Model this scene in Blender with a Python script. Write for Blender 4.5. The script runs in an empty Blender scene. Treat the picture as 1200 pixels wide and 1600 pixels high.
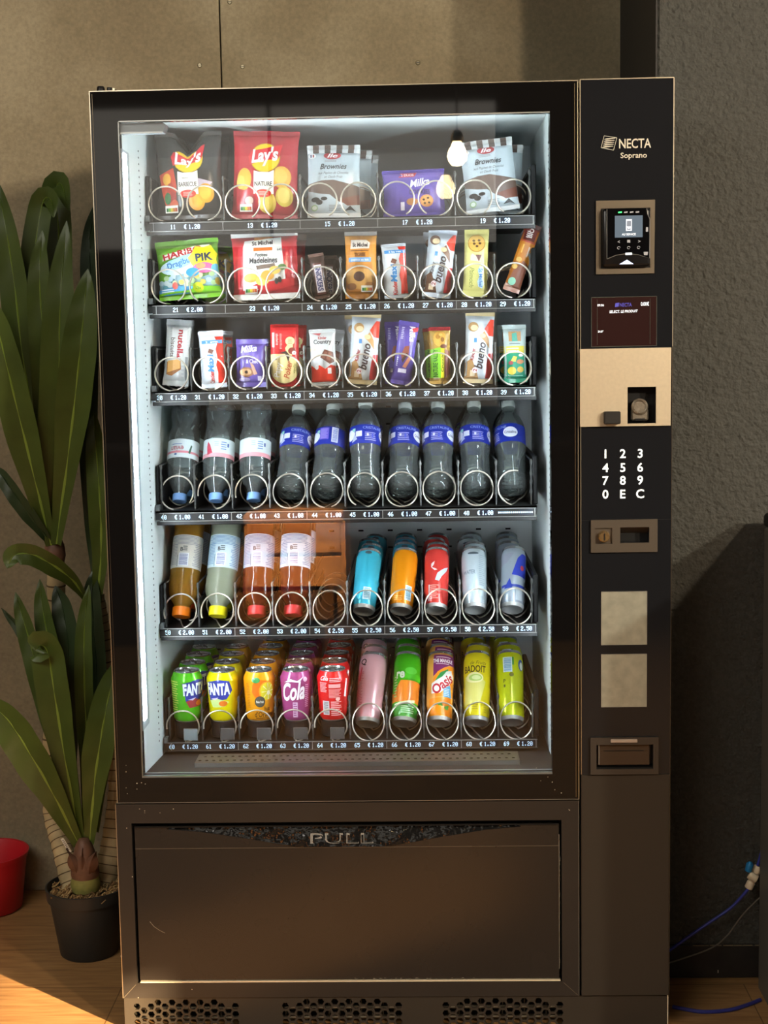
import bpy, bmesh, math, random
from math import sin, cos, pi, radians
from mathutils import Vector, Matrix
from mathutils.geometry import tessellate_polygon

# ------------------------------------------------------------------ camera
SC = bpy.context.scene
COL = SC.collection
FPX = 2218.0
CAMP = Vector((0, -2.65, 1.32))
R3 = Matrix(((0.99950108, 0.02642127, -0.01730617),
             (0.01421931, 0.11285018, 0.99351027),
             (0.02820281, -0.99326067, 0.11241818)))      # world -> camera
cd = bpy.data.cameras.new('camera')
cd.sensor_fit = 'VERTICAL'; cd.sensor_height = 36.0; cd.lens = FPX / 1600 * 36
cd.clip_start = 0.05; cd.clip_end = 60
cam = bpy.data.objects.new('camera', cd); COL.objects.link(cam)
cam.matrix_world = Matrix.Translation(CAMP) @ R3.transposed().to_4x4()
SC.camera = cam

# ------------------------------------------------------------------ exposure, world, lights
vs = SC.view_settings
SC.display_settings.display_device = 'sRGB'
vs.view_transform = 'Standard'; vs.look = 'None'; vs.gamma = 1.0; vs.use_curve_mapping = False
vs.exposure = 0.12
w = bpy.data.worlds.new('world'); SC.world = w; w.use_nodes = True
bg = w.node_tree.nodes['Background']
bg.inputs[0].default_value = (0.55, 0.7, 1.0, 1); bg.inputs[1].default_value = 1.0

def lamp(name, kind, loc, target, energy, color, **kw):
    ld = bpy.data.lights.new(name, kind); ld.energy = energy; ld.color = color
    for k, v in kw.items(): setattr(ld, k, v)
    o = bpy.data.objects.new(name, ld); COL.objects.link(o); o.location = loc
    d = Vector(target) - Vector(loc)
    o.rotation_euler = d.to_track_quat('-Z', 'Y').to_euler()
    return o
SUN_T = 0.2126
sun = lamp('sun', 'SUN', (4 + .78, -4 - .62, 1.4), (4, -4, 1.4 - SUN_T), 52.0, (1.0, 0.72, 0.40), angle=radians(0.6))
lamp('ceiling_lamp', 'AREA', (2.95, -3.0, 2.45), (0.2, 0.7, 1.2), 95, (1.0, 0.88, 0.70), shape='DISK', size=0.16)
lamp('ceiling_lamp', 'AREA', (1.93, -3.0, 2.45), (0.0, 0.7, 1.2), 60, (1.0, 0.80, 0.58), shape='DISK', size=0.16)
lamp('window_daylight', 'AREA', (3.9, -1.6, 1.9), (-0.5, 0.2, 0.9), 26, (1.0, 0.95, 0.87), shape='RECTANGLE', size=1.6, size_y=1.2)
lamp('room_fill', 'AREA', (-1.7, -2.3, 2.80), (-1.5, -1.4, 0), 90, (1.0, 0.94, 0.84), shape='RECTANGLE', size=2.4, size_y=1.8)  # added overhead soft fill, no daylight opening there
lamp('bench_sun_fill', 'SPOT', (-.50, -1.3, 2.82), (-.53, -3.1, .62), 3000, (1.0, 0.62, 0.34), spot_size=radians(10), spot_blend=.25, shadow_soft_size=.03)  # added spot standing in for sunlight on the bench

# ------------------------------------------------------------------ materials
def lin(c):
    if isinstance(c, str): c = tuple(int(c[i:i + 2], 16) for i in (0, 2, 4))
    r = []
    for x in c:
        x /= 255.0
        r.append(x / 12.92 if x <= 0.04045 else ((x + 0.055) / 1.055) ** 2.4)
    return (*r, 1)
MC = {}
def mat(name, col=(128, 128, 128), rough=0.5, metal=0.0, trans=0.0, ior=1.45, emis=None, es=1.0, spec=0.5, coat=0.0, noise=None, bump=None):
    if name in MC: return MC[name]
    m = bpy.data.materials.new(name); m.use_nodes = True
    nt = m.node_tree; b = nt.nodes['Principled BSDF']
    b.inputs['Base Color'].default_value = lin(col)
    b.inputs['Roughness'].default_value = rough; b.inputs['Metallic'].default_value = metal
    b.inputs['Transmission Weight'].default_value = trans; b.inputs['IOR'].default_value = ior
    b.inputs['Specular IOR Level'].default_value = spec
    b.inputs['Coat Weight'].default_value = coat; b.inputs['Coat Roughness'].default_value = 0.05
    if emis is not None:
        b.inputs['Emission Color'].default_value = lin(emis); b.inputs['Emission Strength'].default_value = es
    if noise or bump:
        tc = nt.nodes.new('ShaderNodeTexCoord')
    if noise:      # (scale, amount, (sx,sy,sz))
        mp = nt.nodes.new('ShaderNodeMapping'); mp.inputs['Scale'].default_value = noise[2] if len(noise) > 2 else (1, 1, 1)
        n = nt.nodes.new('ShaderNodeTexNoise'); n.inputs['Scale'].default_value = noise[0]; n.inputs['Detail'].default_value = 6
        r = nt.nodes.new('ShaderNodeValToRGB')
        c = lin(col)
        r.color_ramp.elements[0].position = 0.3; r.color_ramp.elements[1].position = 0.7
        r.color_ramp.elements[0].color = tuple(x * (1 - noise[1]) for x in c[:3]) + (1,)
        r.color_ramp.elements[1].color = tuple(min(1, x * (1 + noise[1])) for x in c[:3]) + (1,)
        nt.links.new(tc.outputs['Object'], mp.inputs[0]); nt.links.new(mp.outputs[0], n.inputs['Vector'])
        nt.links.new(n.outputs['Fac'], r.inputs[0]); nt.links.new(r.outputs[0], b.inputs['Base Color'])
    if bump:       # (scale, strength, distance)
        n2 = nt.nodes.new('ShaderNodeTexNoise'); n2.inputs['Scale'].default_value = bump[0]; n2.inputs['Detail'].default_value = 3
        bp = nt.nodes.new('ShaderNodeBump'); bp.inputs['Strength'].default_value = bump[1]; bp.inputs['Distance'].default_value = bump[2]
        nt.links.new(tc.outputs['Object'], n2.inputs['Vector']); nt.links.new(n2.outputs['Fac'], bp.inputs['Height'])
        nt.links.new(bp.outputs[0], b.inputs['Normal'])
    MC[name] = m
    return m
def ink(h, rough=0.35):            # printed colour by hex
    return mat('ink_' + h + ('' if rough == 0.35 else '_m'), h, rough)
def foil(h): return mat('film_' + h, h, 0.24, 0.0, spec=0.6, bump=(45, 0.35, 0.004))
def paint(h): return mat('can_' + h, h, 0.22, 0.25, spec=0.6)

def pane_mat(name, ior, tint=(1, 1, 1, 1), rough=0.0):
    m = bpy.data.materials.new(name); m.use_nodes = True; nt = m.node_tree; nt.nodes.clear()
    o = nt.nodes.new('ShaderNodeOutputMaterial'); mx = nt.nodes.new('ShaderNodeMixShader')
    t = nt.nodes.new('ShaderNodeBsdfTransparent'); g = nt.nodes.new('ShaderNodeBsdfGlossy'); f = nt.nodes.new('ShaderNodeFresnel')
    t.inputs[0].default_value = tint; g.inputs['Roughness'].default_value = rough; f.inputs[0].default_value = ior
    nt.links.new(f.outputs[0], mx.inputs[0]); nt.links.new(t.outputs[0], mx.inputs[1]); nt.links.new(g.outputs[0], mx.inputs[2])
    nt.links.new(mx.outputs[0], o.inputs[0]); return m

def pet_mat(name, tint, haze, k, ior=1.36):
    m = bpy.data.materials.new(name); m.use_nodes = True; nt = m.node_tree; nt.nodes.clear(); N = nt.nodes.new
    o = N('ShaderNodeOutputMaterial'); t = N('ShaderNodeBsdfTransparent'); t.inputs[0].default_value = lin(tint)
    d = N('ShaderNodeBsdfDiffuse'); d.inputs[0].default_value = lin(haze); tl = N('ShaderNodeBsdfTranslucent'); tl.inputs[0].default_value = lin(haze)
    a = N('ShaderNodeMixShader'); a.inputs[0].default_value = .5; b = N('ShaderNodeMixShader'); b.inputs[0].default_value = k
    g = N('ShaderNodeBsdfGlossy'); g.inputs['Roughness'].default_value = .05; f = N('ShaderNodeFresnel'); f.inputs[0].default_value = ior; c = N('ShaderNodeMixShader')
    L = nt.links.new; L(d.outputs[0], a.inputs[1]); L(tl.outputs[0], a.inputs[2]); L(t.outputs[0], b.inputs[1]); L(a.outputs[0], b.inputs[2])
    L(f.outputs[0], c.inputs[0]); L(b.outputs[0], c.inputs[1]); L(g.outputs[0], c.inputs[2]); L(c.outputs[0], o.inputs[0]); return m

# ------------------------------------------------------------------ mesh builder
class MB:
    def __init__(s): s.v = []; s.f = []; s.m = []; s.mats = []
    def mi(s, m):
        if m not in s.mats: s.mats.append(m)
        return s.mats.index(m)
    def add(s, vs, fs, m, T=None):
        k = len(s.v); i = s.mi(m)
        s.v += [tuple(T @ Vector(v)) if T else tuple(v) for v in vs]
        for f in fs: s.f.append([k + a for a in f]); s.m.append(i)
        return s
    def box(s, x0, x1, y0, y1, z0, z1, m, bev=0.0, T=None, seg=1):
        if bev <= 0:
            vs = [(x, y, z) for x in (x0, x1) for y in (y0, y1) for z in (z0, z1)]
            return s.add(vs, [(0, 1, 3, 2), (4, 6, 7, 5), (0, 4, 5, 1), (2, 3, 7, 6), (0, 2, 6, 4), (1, 5, 7, 3)], m, T)
        bm = bmesh.new(); bmesh.ops.create_cube(bm, size=1)
        for v in bm.verts: v.co = Vector(((x0 + x1) / 2 + v.co.x * (x1 - x0), (y0 + y1) / 2 + v.co.y * (y1 - y0), (z0 + z1) / 2 + v.co.z * (z1 - z0)))
        bmesh.ops.bevel(bm, geom=bm.edges[:], offset=bev, segments=seg, affect='EDGES', profile=0.5)
        bm.verts.index_update()
        s.add([v.co.copy() for v in bm.verts], [[v.index for v in f.verts] for f in bm.faces], m, T); bm.free(); return s
    def lathe(s, prof, m, n=32, T=None):
        vs = []; rings = []
        for r, z in prof:
            if r < 1e-7: rings.append([len(vs)]); vs.append((0, 0, z))
            else:
                rings.append(list(range(len(vs), len(vs) + n)))
                vs += [(r * cos(2 * pi * i / n), r * sin(2 * pi * i / n), z) for i in range(n)]
        fs = []
        for a, b in zip(rings, rings[1:]):
            for i in range(n):
                j = (i + 1) % n
                if len(a) == 1 and len(b) == 1: continue
                if len(a) == 1: fs.append((a[0], b[j], b[i]))
                elif len(b) == 1: fs.append((a[i], a[j], b[0]))
                else: fs.append((a[i], a[j], b[j], b[i]))
        return s.add(vs, fs, m, T)
    def tube(s, pts, r, m, n=8, T=None):
        pts = [Vector(p) for p in pts]; vs = []; fs = []
        t = (pts[1] - pts[0]).normalized(); u = t.orthogonal().normalized()
        for i, p in enumerate(pts):
            t = (pts[min(i + 1, len(pts) - 1)] - pts[max(i - 1, 0)]).normalized()
            u = (u - t * u.dot(t)).normalized(); w_ = t.cross(u)
            rr = r[i] if isinstance(r, (list, tuple)) else r
            vs += [p + (u * cos(2 * pi * k / n) + w_ * sin(2 * pi * k / n)) * rr for k in range(n)]
            if i: fs += [((i - 1) * n + k, (i - 1) * n + (k + 1) % n, i * n + (k + 1) % n, i * n + k) for k in range(n)]
        fs.append(list(range(n))[::-1]); fs.append([(len(pts) - 1) * n + k for k in range(n)])
        return s.add(vs, fs, m, T)
    def plate(s, outer, holes, y0, y1, m, T=None):      # polygon in XZ with holes, extruded y0 (front) .. y1
        loops = [outer] + holes
        tri = tessellate_polygon([[Vector((p[0], p[1], 0)) for p in l] for l in loops])
        flat = [p for l in loops for p in l]; n = len(flat)
        vs = [(p[0], y0, p[1]) for p in flat] + [(p[0], y1, p[1]) for p in flat]
        fs = [tuple(t) for t in tri] + [tuple(n + a for a in t[::-1]) for t in tri]
        k = 0
        for l in loops:
            for i in range(len(l)):
                j = (i + 1) % len(l); fs.append((k + i, k + j, n + k + j, n + k + i))
            k += len(l)
        return s.add(vs, fs, m, T)
    def mesh(s, name, ang=35):
        me = bpy.data.meshes.new(name); me.from_pydata(s.v, [], s.f)
        for m in s.mats: me.materials.append(m)
        me.polygons.foreach_set('material_index', s.m)
        me.polygons.foreach_set('use_smooth', [True] * len(s.f))
        bm = bmesh.new(); bm.from_mesh(me); bmesh.ops.recalc_face_normals(bm, faces=bm.faces[:]); bm.to_mesh(me); bm.free()
        me.set_sharp_from_angle(angle=radians(ang)); me.update(); return me
    def build(s, name, parent=None, label=None, ang=35, kind=None):
        return link(name, s.mesh(name, ang), parent, label, kind)
def link(name, me, parent=None, label=None, kind=None):
    o = bpy.data.objects.new(name, me); COL.objects.link(o)
    if parent: o.parent = parent
    if label: o['label'] = label
    if kind: o['kind'] = kind
    return o
def tag(o, label, cat, group=None):
    o['label'] = label; o['category'] = cat
    if group: o['group'] = group
    return o
def thing(name, label, cat, group=None, T=None):
    o = bpy.data.objects.new(name, None); o.empty_display_size = 0.05; COL.objects.link(o)
    if T is not None: o.matrix_world = T
    return tag(o, label, cat, group)
def struct(mb, name, parent=None, ang=35): return mb.build(name, parent, kind=None if parent else 'structure', ang=ang)
def copy_tree(o, T, label):
    c = o.copy(); COL.objects.link(c); c.matrix_world = T; c['label'] = label
    for ch in list(o.children):
        d = ch.copy(); COL.objects.link(d); d.parent = c
        for g in list(ch.children):
            e = g.copy(); COL.objects.link(e); e.parent = d
    return c
def U(px, py, Y):                  # point of the photograph at depth Y
    d = R3.transposed() @ Vector((px - 600, -(py - 800), -FPX)); return CAMP + d * ((Y - CAMP.y) / d.y)
def UZ(px, py, Z=0.0):
    d = R3.transposed() @ Vector((px - 600, -(py - 800), -FPX)); return CAMP + d * ((Z - CAMP.z) / d.z)

# ------------------------------------------------------------------ printing: triangles clipped to a grid and wrapped on a surface
TXT = {}
def text_tris(st, bold=0.0, shear=0.0):
    k = (st, bold, shear)
    if k in TXT: return TXT[k]
    cu = bpy.data.curves.new('t', 'FONT'); cu.body = st; cu.size = 1; cu.align_x = 'CENTER'; cu.offset = bold * .5; cu.shear = shear
    cu.resolution_u = 3; cu.fill_mode = 'FRONT'
    ob = bpy.data.objects.new('t', cu); me = bpy.data.meshes.new_from_object(ob)
    me.calc_loop_triangles()
    vs = [(v.co.x / 0.70, v.co.y / 0.70) for v in me.vertices]
    tr = [[vs[i] for i in t.vertices] for t in me.loop_triangles]
    bpy.data.objects.remove(ob); bpy.data.curves.remove(cu); bpy.data.meshes.remove(me)
    xs = [v[0] for v in vs] or [0]
    TXT[k] = (tr, min(xs), max(xs)); return TXT[k]
def poly_tris(pts):
    t = tessellate_polygon([[Vector((p[0], p[1], 0)) for p in pts]]); return [[pts[i] for i in a] for a in t]
def ell(cx, cy, rx, ry, n=20, a0=0.0, a1=2 * pi):
    return [(cx + rx * cos(a0 + (a1 - a0) * i / n), cy + ry * sin(a0 + (a1 - a0) * i / n)) for i in range(n)]
def split(poly, ax, val):
    lo = []; hi = []
    for i in range(len(poly)):
        a = poly[i]; b = poly[(i + 1) % len(poly)]
        if a[ax] <= val: lo.append(a)
        if a[ax] >= val: hi.append(a)
        if (a[ax] - val) * (b[ax] - val) < 0:
            t = (val - a[ax]) / (b[ax] - a[ax]); q = (a[0] + (b[0] - a[0]) * t, a[1] + (b[1] - a[1]) * t); lo.append(q); hi.append(q)
    return lo, hi
def stamp(mb, tris, S, off, m, cell=6.0):
    vs = []; fs = []
    for t in tris:
        ps = [t]
        for ax in (0, 1):
            lo = min(p[ax] for p in t); hi = max(p[ax] for p in t)
            g = math.floor(lo / cell) * cell + cell
            while g < hi - 1e-6:
                out = []
                for p in ps:
                    a, b = split(p, ax, g)
                    if len(a) > 2: out.append(a)
                    if len(b) > 2: out.append(b)
                ps = out; g += cell
        for p in ps:
            fs.append(list(range(len(vs), len(vs) + len(p)))); vs += [S(q[0], q[1], off) for q in p]
    if vs: mb.add(vs, fs, m)
def txt(st, cx, cy, h, rot=0, w=None, bold=0.02, shear=0.0):
    tr, x0, x1 = text_tris(st, bold, shear)
    sx = h if w is None else w / max(1e-6, x1 - x0); c, s_ = cos(radians(rot)), sin(radians(rot)); xm = (x0 + x1) / 2
    out = []
    for t in tr:
        q = []
        for x, y in t:
            X = (x - xm) * sx; Y = (y - 0.5) * h; q.append((cx + X * c - Y * s_, cy + X * s_ + Y * c))
        out.append(q)
    return out
def art(mb, ops, S, cell=6.0, o0=0.3, dl=0.14, clip=None, rough=0.35):
    k = 0
    for op in ops:
        t = op[0]; off = o0 + dl * k; k += 1
        if t == 'R': tr = poly_tris([(op[1], op[2]), (op[3], op[2]), (op[3], op[4]), (op[1], op[4])]); c = op[5]
        elif t == 'E': tr = poly_tris(ell(*op[1:5])); c = op[5]
        elif t == 'P': tr = poly_tris(op[1]); c = op[2]
        elif t == 'T': tr = txt(op[1], op[2], op[3], op[4], **(op[6] if len(op) > 6 else {})); c = op[5]
        elif t == 'L':       # block of small lines: x0,y0,x1,y1,n,colour
            tr = []; n = op[5]; r_ = random.Random(n)
            for i in range(n):
                y = op[2] + (op[4] - op[2]) * (i + 0.25) / n; x1 = op[3] - r_.random() * 0.3 * (op[3] - op[1])
                tr += poly_tris([(op[1], y), (x1, y), (x1, y + (op[4] - op[2]) / n * 0.45), (op[1], y + (op[4] - op[2]) / n * 0.45)])
            c = op[6]
        elif t == 'B':       # barcode
            tr = []; r_ = random.Random(3); y = op[2]
            while y < op[4]:
                d = 0.5 + r_.random() * 0.9; y2 = min(op[4], y + d); tr += poly_tris([(op[1], y), (op[3], y), (op[3], y2), (op[1], y2)]); y = y2 + 0.5 + r_.random() * 0.6
            c = op[5]
        if clip: tr = [[(min(max(p[0], clip[0]), clip[1]), min(max(p[1], clip[2]), clip[3])) for p in q] for q in tr]
        tr = [q for q in tr if abs((q[1][0] - q[0][0]) * (q[2][1] - q[0][1]) - (q[2][0] - q[0][0]) * (q[1][1] - q[0][1])) > 1e-7]
        stamp(mb, tr, S, off, ink(c, rough), cell)
# ------------------------------------------------------------------ the room
def concrete_mat():
    m = mat('concrete', (150, 138, 112), 0.75); nt = m.node_tree; b = nt.nodes['Principled BSDF']
    tc = nt.nodes.new('ShaderNodeTexCoord')
    n1 = nt.nodes.new('ShaderNodeTexNoise'); n1.inputs['Scale'].default_value = 2.2; n1.inputs['Detail'].default_value = 8
    n2 = nt.nodes.new('ShaderNodeTexNoise'); n2.inputs['Scale'].default_value = 130; n2.inputs['Detail'].default_value = 2
    r = nt.nodes.new('ShaderNodeValToRGB'); e = r.color_ramp.elements
    e[0].position = 0.3; e[0].color = lin((114, 102, 80)); e[1].position = 0.72; e[1].color = lin((150, 139, 114))
    x = r.color_ramp.elements.new(0.56); x.color = lin((129, 117, 92))
    mx = nt.nodes.new('ShaderNodeMixRGB'); mx.blend_type = 'OVERLAY'; mx.inputs[0].default_value = 0.30
    nt.links.new(tc.outputs['Object'], n1.inputs['Vector']); nt.links.new(tc.outputs['Object'], n2.inputs['Vector'])
    nt.links.new(n1.outputs['Fac'], r.inputs[0]); nt.links.new(r.outputs[0], mx.inputs[1]); nt.links.new(n2.outputs['Fac'], mx.inputs[2])
    nt.links.new(mx.outputs[0], b.inputs['Base Color'])
    bp = nt.nodes.new('ShaderNodeBump'); bp.inputs['Strength'].default_value = 0.25; bp.inputs['Distance'].default_value = 0.002
    nt.links.new(n2.outputs['Fac'], bp.inputs['Height']); nt.links.new(bp.outputs[0], b.inputs['Normal']); return m
def wood_mat():
    m = mat('wood_floor', (186, 140, 88), 0.42); nt = m.node_tree; b = nt.nodes['Principled BSDF']
    tc = nt.nodes.new('ShaderNodeTexCoord'); mp = nt.nodes.new('ShaderNodeMapping'); mp.inputs['Scale'].default_value = (3, 30, 1)
    n = nt.nodes.new('ShaderNodeTexNoise'); n.inputs['Scale'].default_value = 3; n.inputs['Detail'].default_value = 7; n.inputs['Distortion'].default_value = 0.4
    r = nt.nodes.new('ShaderNodeValToRGB'); e = r.color_ramp.elements
    e[0].position = 0.3; e[0].color = lin((136, 98, 60)); e[1].position = 0.7; e[1].color = lin((172, 131, 84))
    br = nt.nodes.new('ShaderNodeTexBrick'); br.inputs['Scale'].default_value = 1; br.inputs['Brick Width'].default_value = 1.3; br.inputs['Row Height'].default_value = 0.19
    br.inputs['Mortar Size'].default_value = 0.0012; br.inputs['Color1'].default_value = (1, 1, 1, 1); br.inputs['Color2'].default_value = (0.82, 0.82, 0.82, 1); br.inputs['Mortar'].default_value = (0.35, 0.3, 0.25, 1)
    mx = nt.nodes.new('ShaderNodeMixRGB'); mx.blend_type = 'MULTIPLY'; mx.inputs[0].default_value = 1
    nt.links.new(tc.outputs['Object'], mp.inputs[0]); nt.links.new(mp.outputs[0], n.inputs['Vector']); nt.links.new(tc.outputs['Object'], br.inputs['Vector'])
    nt.links.new(n.outputs['Fac'], r.inputs[0]); nt.links.new(r.outputs[0], mx.inputs[1]); nt.links.new(br.outputs['Color'], mx.inputs[2])
    nt.links.new(mx.outputs[0], b.inputs['Base Color']); return m
CONC = concrete_mat(); WOOD = wood_mat()
PLAS = mat('rough_plaster', (67, 67, 62), 0.8, bump=(95, 1.0, 0.008), noise=(120, 0.16))
BLKP = mat('black_paint', (42, 40, 39), 0.6)
GREYW = mat('grey_wall_paint', (120, 116, 106), 0.8)
X0, X1, Y0, ZC = -3.5, 4.0, -6.0, 2.9
struct(MB().box(X0 - .1, X1 + .1, Y0 - .1, 1.0, -0.1, 0.0, WOOD), 'floor')
struct(MB().box(X0 - .1, X1 + .1, Y0 - .1, 1.0, ZC, ZC + .1, BLKP), 'ceiling')
wb = MB()
wb.box(X0, -0.4590, .735, .80, 0, ZC, CONC, 0.0015); wb.box(-0.4556, 0.48, .735, .80, 0, ZC, CONC, 0.0015)
wb.box(X0, 0.6, .80, .85, 0, ZC, BLKP)
wall_back = struct(wb, 'wall_back')
MST = mat('screw_steel', (150, 140, 115), 0.35, 0.9)
for px, py in ((312, 102), (379, 104), (653, 98), (359, 3)):
    p = U(px, py, .735)
    sc = MB().lathe([(0, .0016), (.004, .0016), (.0058, 0), (.0058, -.001)], MST, 16, Matrix.Translation(p) @ Matrix.Rotation(pi / 2, 4, 'X'))
    sc.box(p.x - .004, p.x + .004, p.y - .0022, p.y - .0014, p.z - .0006, p.z + .0006, BLKP); sc.build('screw', wall_back)
# plastered wall standing forward of the concrete, its dark side face, black skirting
wr = MB(); wr.box(.4700, X1, .2275, .85, 0, ZC, PLAS, 0.004); wr.box(.4670, .4702, .2315, .80, 0, ZC, BLKP)
wall_right = struct(wr, 'wall_right')
bb = MB(); bb.box(.4702, X1, .219, .2275, 0, .072, mat('skirting_black', (40, 38, 36), 0.45, noise=(25, 0.3)), 0.002)
sk = mat('worn_edge', (122, 108, 84), 0.6); r_ = random.Random(4)
x = .55
while x < .69:
    l = .006 + r_.random() * .02; bb.box(x, x + l, .2185, .2215, .0708, .0722, sk); x += l + r_.random() * .005
bb.box(.602, .604, .2183, .2195, .012, .018, mat('chip_white', (190, 185, 170), .6))
struct(bb, 'baseboard_right')
# room behind the photographer
struct(MB().box(X0 - .1, X0, Y0, 1.0, 0, ZC, GREYW), 'wall_left')
wf = MB(); wf.box(X0, X1, Y0 - .1, Y0, 1.94, ZC, GREYW); wf.box(X0, X1, Y0 - .1, Y0 + .02, 0, 1.94, mat('dark_panelling', (46, 44, 46), .45))
struct(wf, 'wall_front')
GLW = mat('window_sky', (200, 196, 186), .6, emis=(255, 246, 230), es=1.15); GLD = mat('wall_glow_dim', (150, 140, 124), .6, emis=(236, 214, 182), es=.5)
w2 = MB(); w2.box(-3.4, .455, Y0 + .001, Y0 + .012, 1.96, 2.78, GLW); w2.box(-1.3, .455, Y0 + .021, Y0 + .03, .98, 1.90, GLD)  # lower sheet: added glow for the bright wall area mirrored in the glass
for xx in (-3.42, -2.2, -.9, .455): w2.box(xx, xx + .02, Y0 + .001, Y0 + .04, 1.94, 2.80, BLKP)
struct(w2, 'window_2')
wy0, wy1, wz0, wz1 = -4.28, -3.60, 1.02, 1.385
we = MB(); A = (Y0 - .1, .2275)
we.box(X1, X1 + .1, A[0], wy0, 0, ZC, GREYW); we.box(X1, X1 + .1, wy1, A[1], 0, ZC, GREYW)
we.box(X1, X1 + .1, wy0, wy1, 0, wz0, GREYW); we.box(X1, X1 + .1, wy0, wy1, wz1, ZC, GREYW)
struct(we, 'wall_side')
wn = MB(); FR = mat('window_frame_dark', (60, 58, 56), .5)
for b in ((wy0, wy0 + .02, wz0, wz1), (wy1 - .02, wy1, wz0, wz1), (wy0, wy1, wz0, wz0 + .02), (wy0, wy1, wz1 - .02, wz1)): wn.box(X1 + .03, X1 + .07, *b, FR)
struct(wn, 'window_1')

# ------------------------------------------------------------------ machine materials
GLB = mat('black_painted_glass', (16, 15, 15), 0.035, spec=0.62)
SAT = mat('black_satin_steel', (38, 34, 31), 0.38, 0.0, spec=0.55, noise=(9, 0.08))
SATF = mat('black_flap', (34, 31, 29), 0.24, 0.0, spec=0.6, noise=(6, 0.1))
COLB = mat('column_gloss', (27, 28, 31), 0.10, spec=0.55)
COLS = mat('column_satin', (48, 43, 37), 0.36, spec=0.5)
BLK = mat('black_plastic', (12, 12, 12), 0.55, spec=.3)
DRK = mat('dark_void', (10, 10, 10), 0.8)
TRIM = mat('champagne_trim', (196, 184, 162), 0.28, 0.9)
SIL = mat('silver_edge', (170, 172, 170), 0.3, 0.8)
LIN = mat('liner_white', (214, 222, 219), 0.5)
LING = mat('liner_grey', (222, 226, 226), 0.5, noise=(3, 0.05))
TRY = mat('tray_steel', (28, 27, 26), 0.45, 0.2)
POST = mat('divider_steel', (74, 74, 72), 0.4, 0.4)
WIRE = mat('spiral_wire', (196, 188, 172), 0.34, 0.7)
CLR = mat('clear_strip', (34, 32, 30), 0.3, 0.0, spec=0.35)
CLE = mat('strip_edge', (134, 134, 128), 0.3, 0.3)
LCD = mat('digit_ink_glow', (205, 232, 250), 0.5, emis=(190, 225, 255), es=0.55)  # printed price digits, with a glow added to brighten them
LCDB = mat('lcd_back', (16, 20, 34), 0.3)
BRS = mat('brushed_steel', (182, 186, 172), 0.42, 0.75, noise=(60, 0.12, (1, 1, 1)))
GOLD = mat('gold_plate', (204, 190, 164), 0.42, 0.6, noise=(140, 0.04))
PANE1 = pane_mat('outer_pane', 1.5); PANE2 = pane_mat('inner_pane', 1.38, (0.97, 0.985, 0.985, 1))

VM = thing('vending_machine', 'tall black glass-fronted snack and drinks vending machine with keypad column on its right', 'vending machine', T=Matrix.Translation((-.07, 0, 0)))
VMI = VM.matrix_world.inverted()
def part(mb, name, parent=None, label=None, ang=35):
    me = mb.mesh(name, ang)
    if parent is None or parent is VM: me.transform(VMI); return link(name, me, VM, label)
    me.transform(VMI); return link(name, me, parent, label)
OX0, OX1, OZ0, OZ1 = -.5510, .2385, .5105, 1.7480          # door opening
IX1 = .2520
DX0, DX1, DZ0, DZ1 = -.6000, .2880, .4615, 1.8005          # glass door
# cabinet shell, hollow
cb = MB()
cb.box(-.604, OX0 - .004, .035, .70, .0655, 1.795, SAT, .002); cb.box(IX1 + .004, .4635, .035, .70, .0655, 1.795, SAT, .002)
IZ1 = 1.7785
cb.box(OX0 - .004, IX1 + .004, .035, .70, IZ1 + .004, 1.795, SAT); cb.box(OX0 - .004, IX1 + .004, .035, .70, .0655, .47, SAT)
cb.box(OX0 - .004, IX1 + .004, .672, .70, .47, IZ1 + .004, SAT)
cab = part(cb, 'cabinet')
ln = MB()
ln.box(OX0 - .004, OX0 - .0005, .036, .67, .47, IZ1 + .004, LIN); ln.box(IX1, IX1 + .004, .036, .67, .47, IZ1 + .004, LIN)
ln.box(OX0 - .004, IX1 + .004, .036, .67, IZ1 + .0005, IZ1 + .004, LIN)
for i in range(96):        # slotted fixing holes in the side walls
    z = .53 + i * .0125
    for xx in (OX0 - .0002, IX1): ln.box(xx - .0004, xx + .0004, .185, .189, z, z + .003, TRY)
part(ln, 'inner_liner', cab)
bk = MB(); bk.box(OX0 - .004, IX1 + .004, .66, .67, .47, IZ1 + .004, LING)
for i in range(11):
    for z in (.62, .86, .90, .935, 1.15, 1.19, 1.34, 1.50, 1.68): bk.box(-.50 + i * .069, -.488 + i * .069, .6592, .6602, z, z + .004, DRK)
part(bk, 'back_panel', cab)
# bottom of the chamber, perforated air strip
PLB = mat('chamber_bottom', (44, 36, 30), 0.65, spec=.2)
pf = MB(); pf.add([(OX0, .03, .5100), (IX1, .03, .5100), (IX1, .225, .492), (OX0, .225, .492)], [(0, 1, 2, 3)], PLB)
pf.box(OX0, IX1, .225, .66, .47, .492, PLB)
part(pf, 'chamber_floor', cab)
hol = []; y0, y1 = .085, .150
outer = [(-.463, y0), (.182, y0), (.182, y1), (-.463, y1)]
for i in range(46):
    for k, yy in enumerate((y0 + .018, y0 + .046)):
        cx = -.455 + (i + .5 * k) * .0139
        if cx < .175: hol.append([(cx + .0036 * cos(a * pi / 4), yy + .0042 * sin(a * pi / 4)) for a in range(8)])
TS = Matrix(((1, 0, 0, 0), (0, 0, 1, 0), (0, 1, 0, 0), (0, 0, 0, 1)))
pp = MB(); pp.plate(outer, hol, .512, .5135, mat('air_strip', (84, 72, 60), .4, .5), TS)
pp.add([(-.463, .0848, .5136), (.182, .0848, .5136), (.182, .0848, .500), (-.463, .0848, .500)], [(0, 1, 2, 3)], SIL)
part(pp, 'air_grille', cab)
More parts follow.
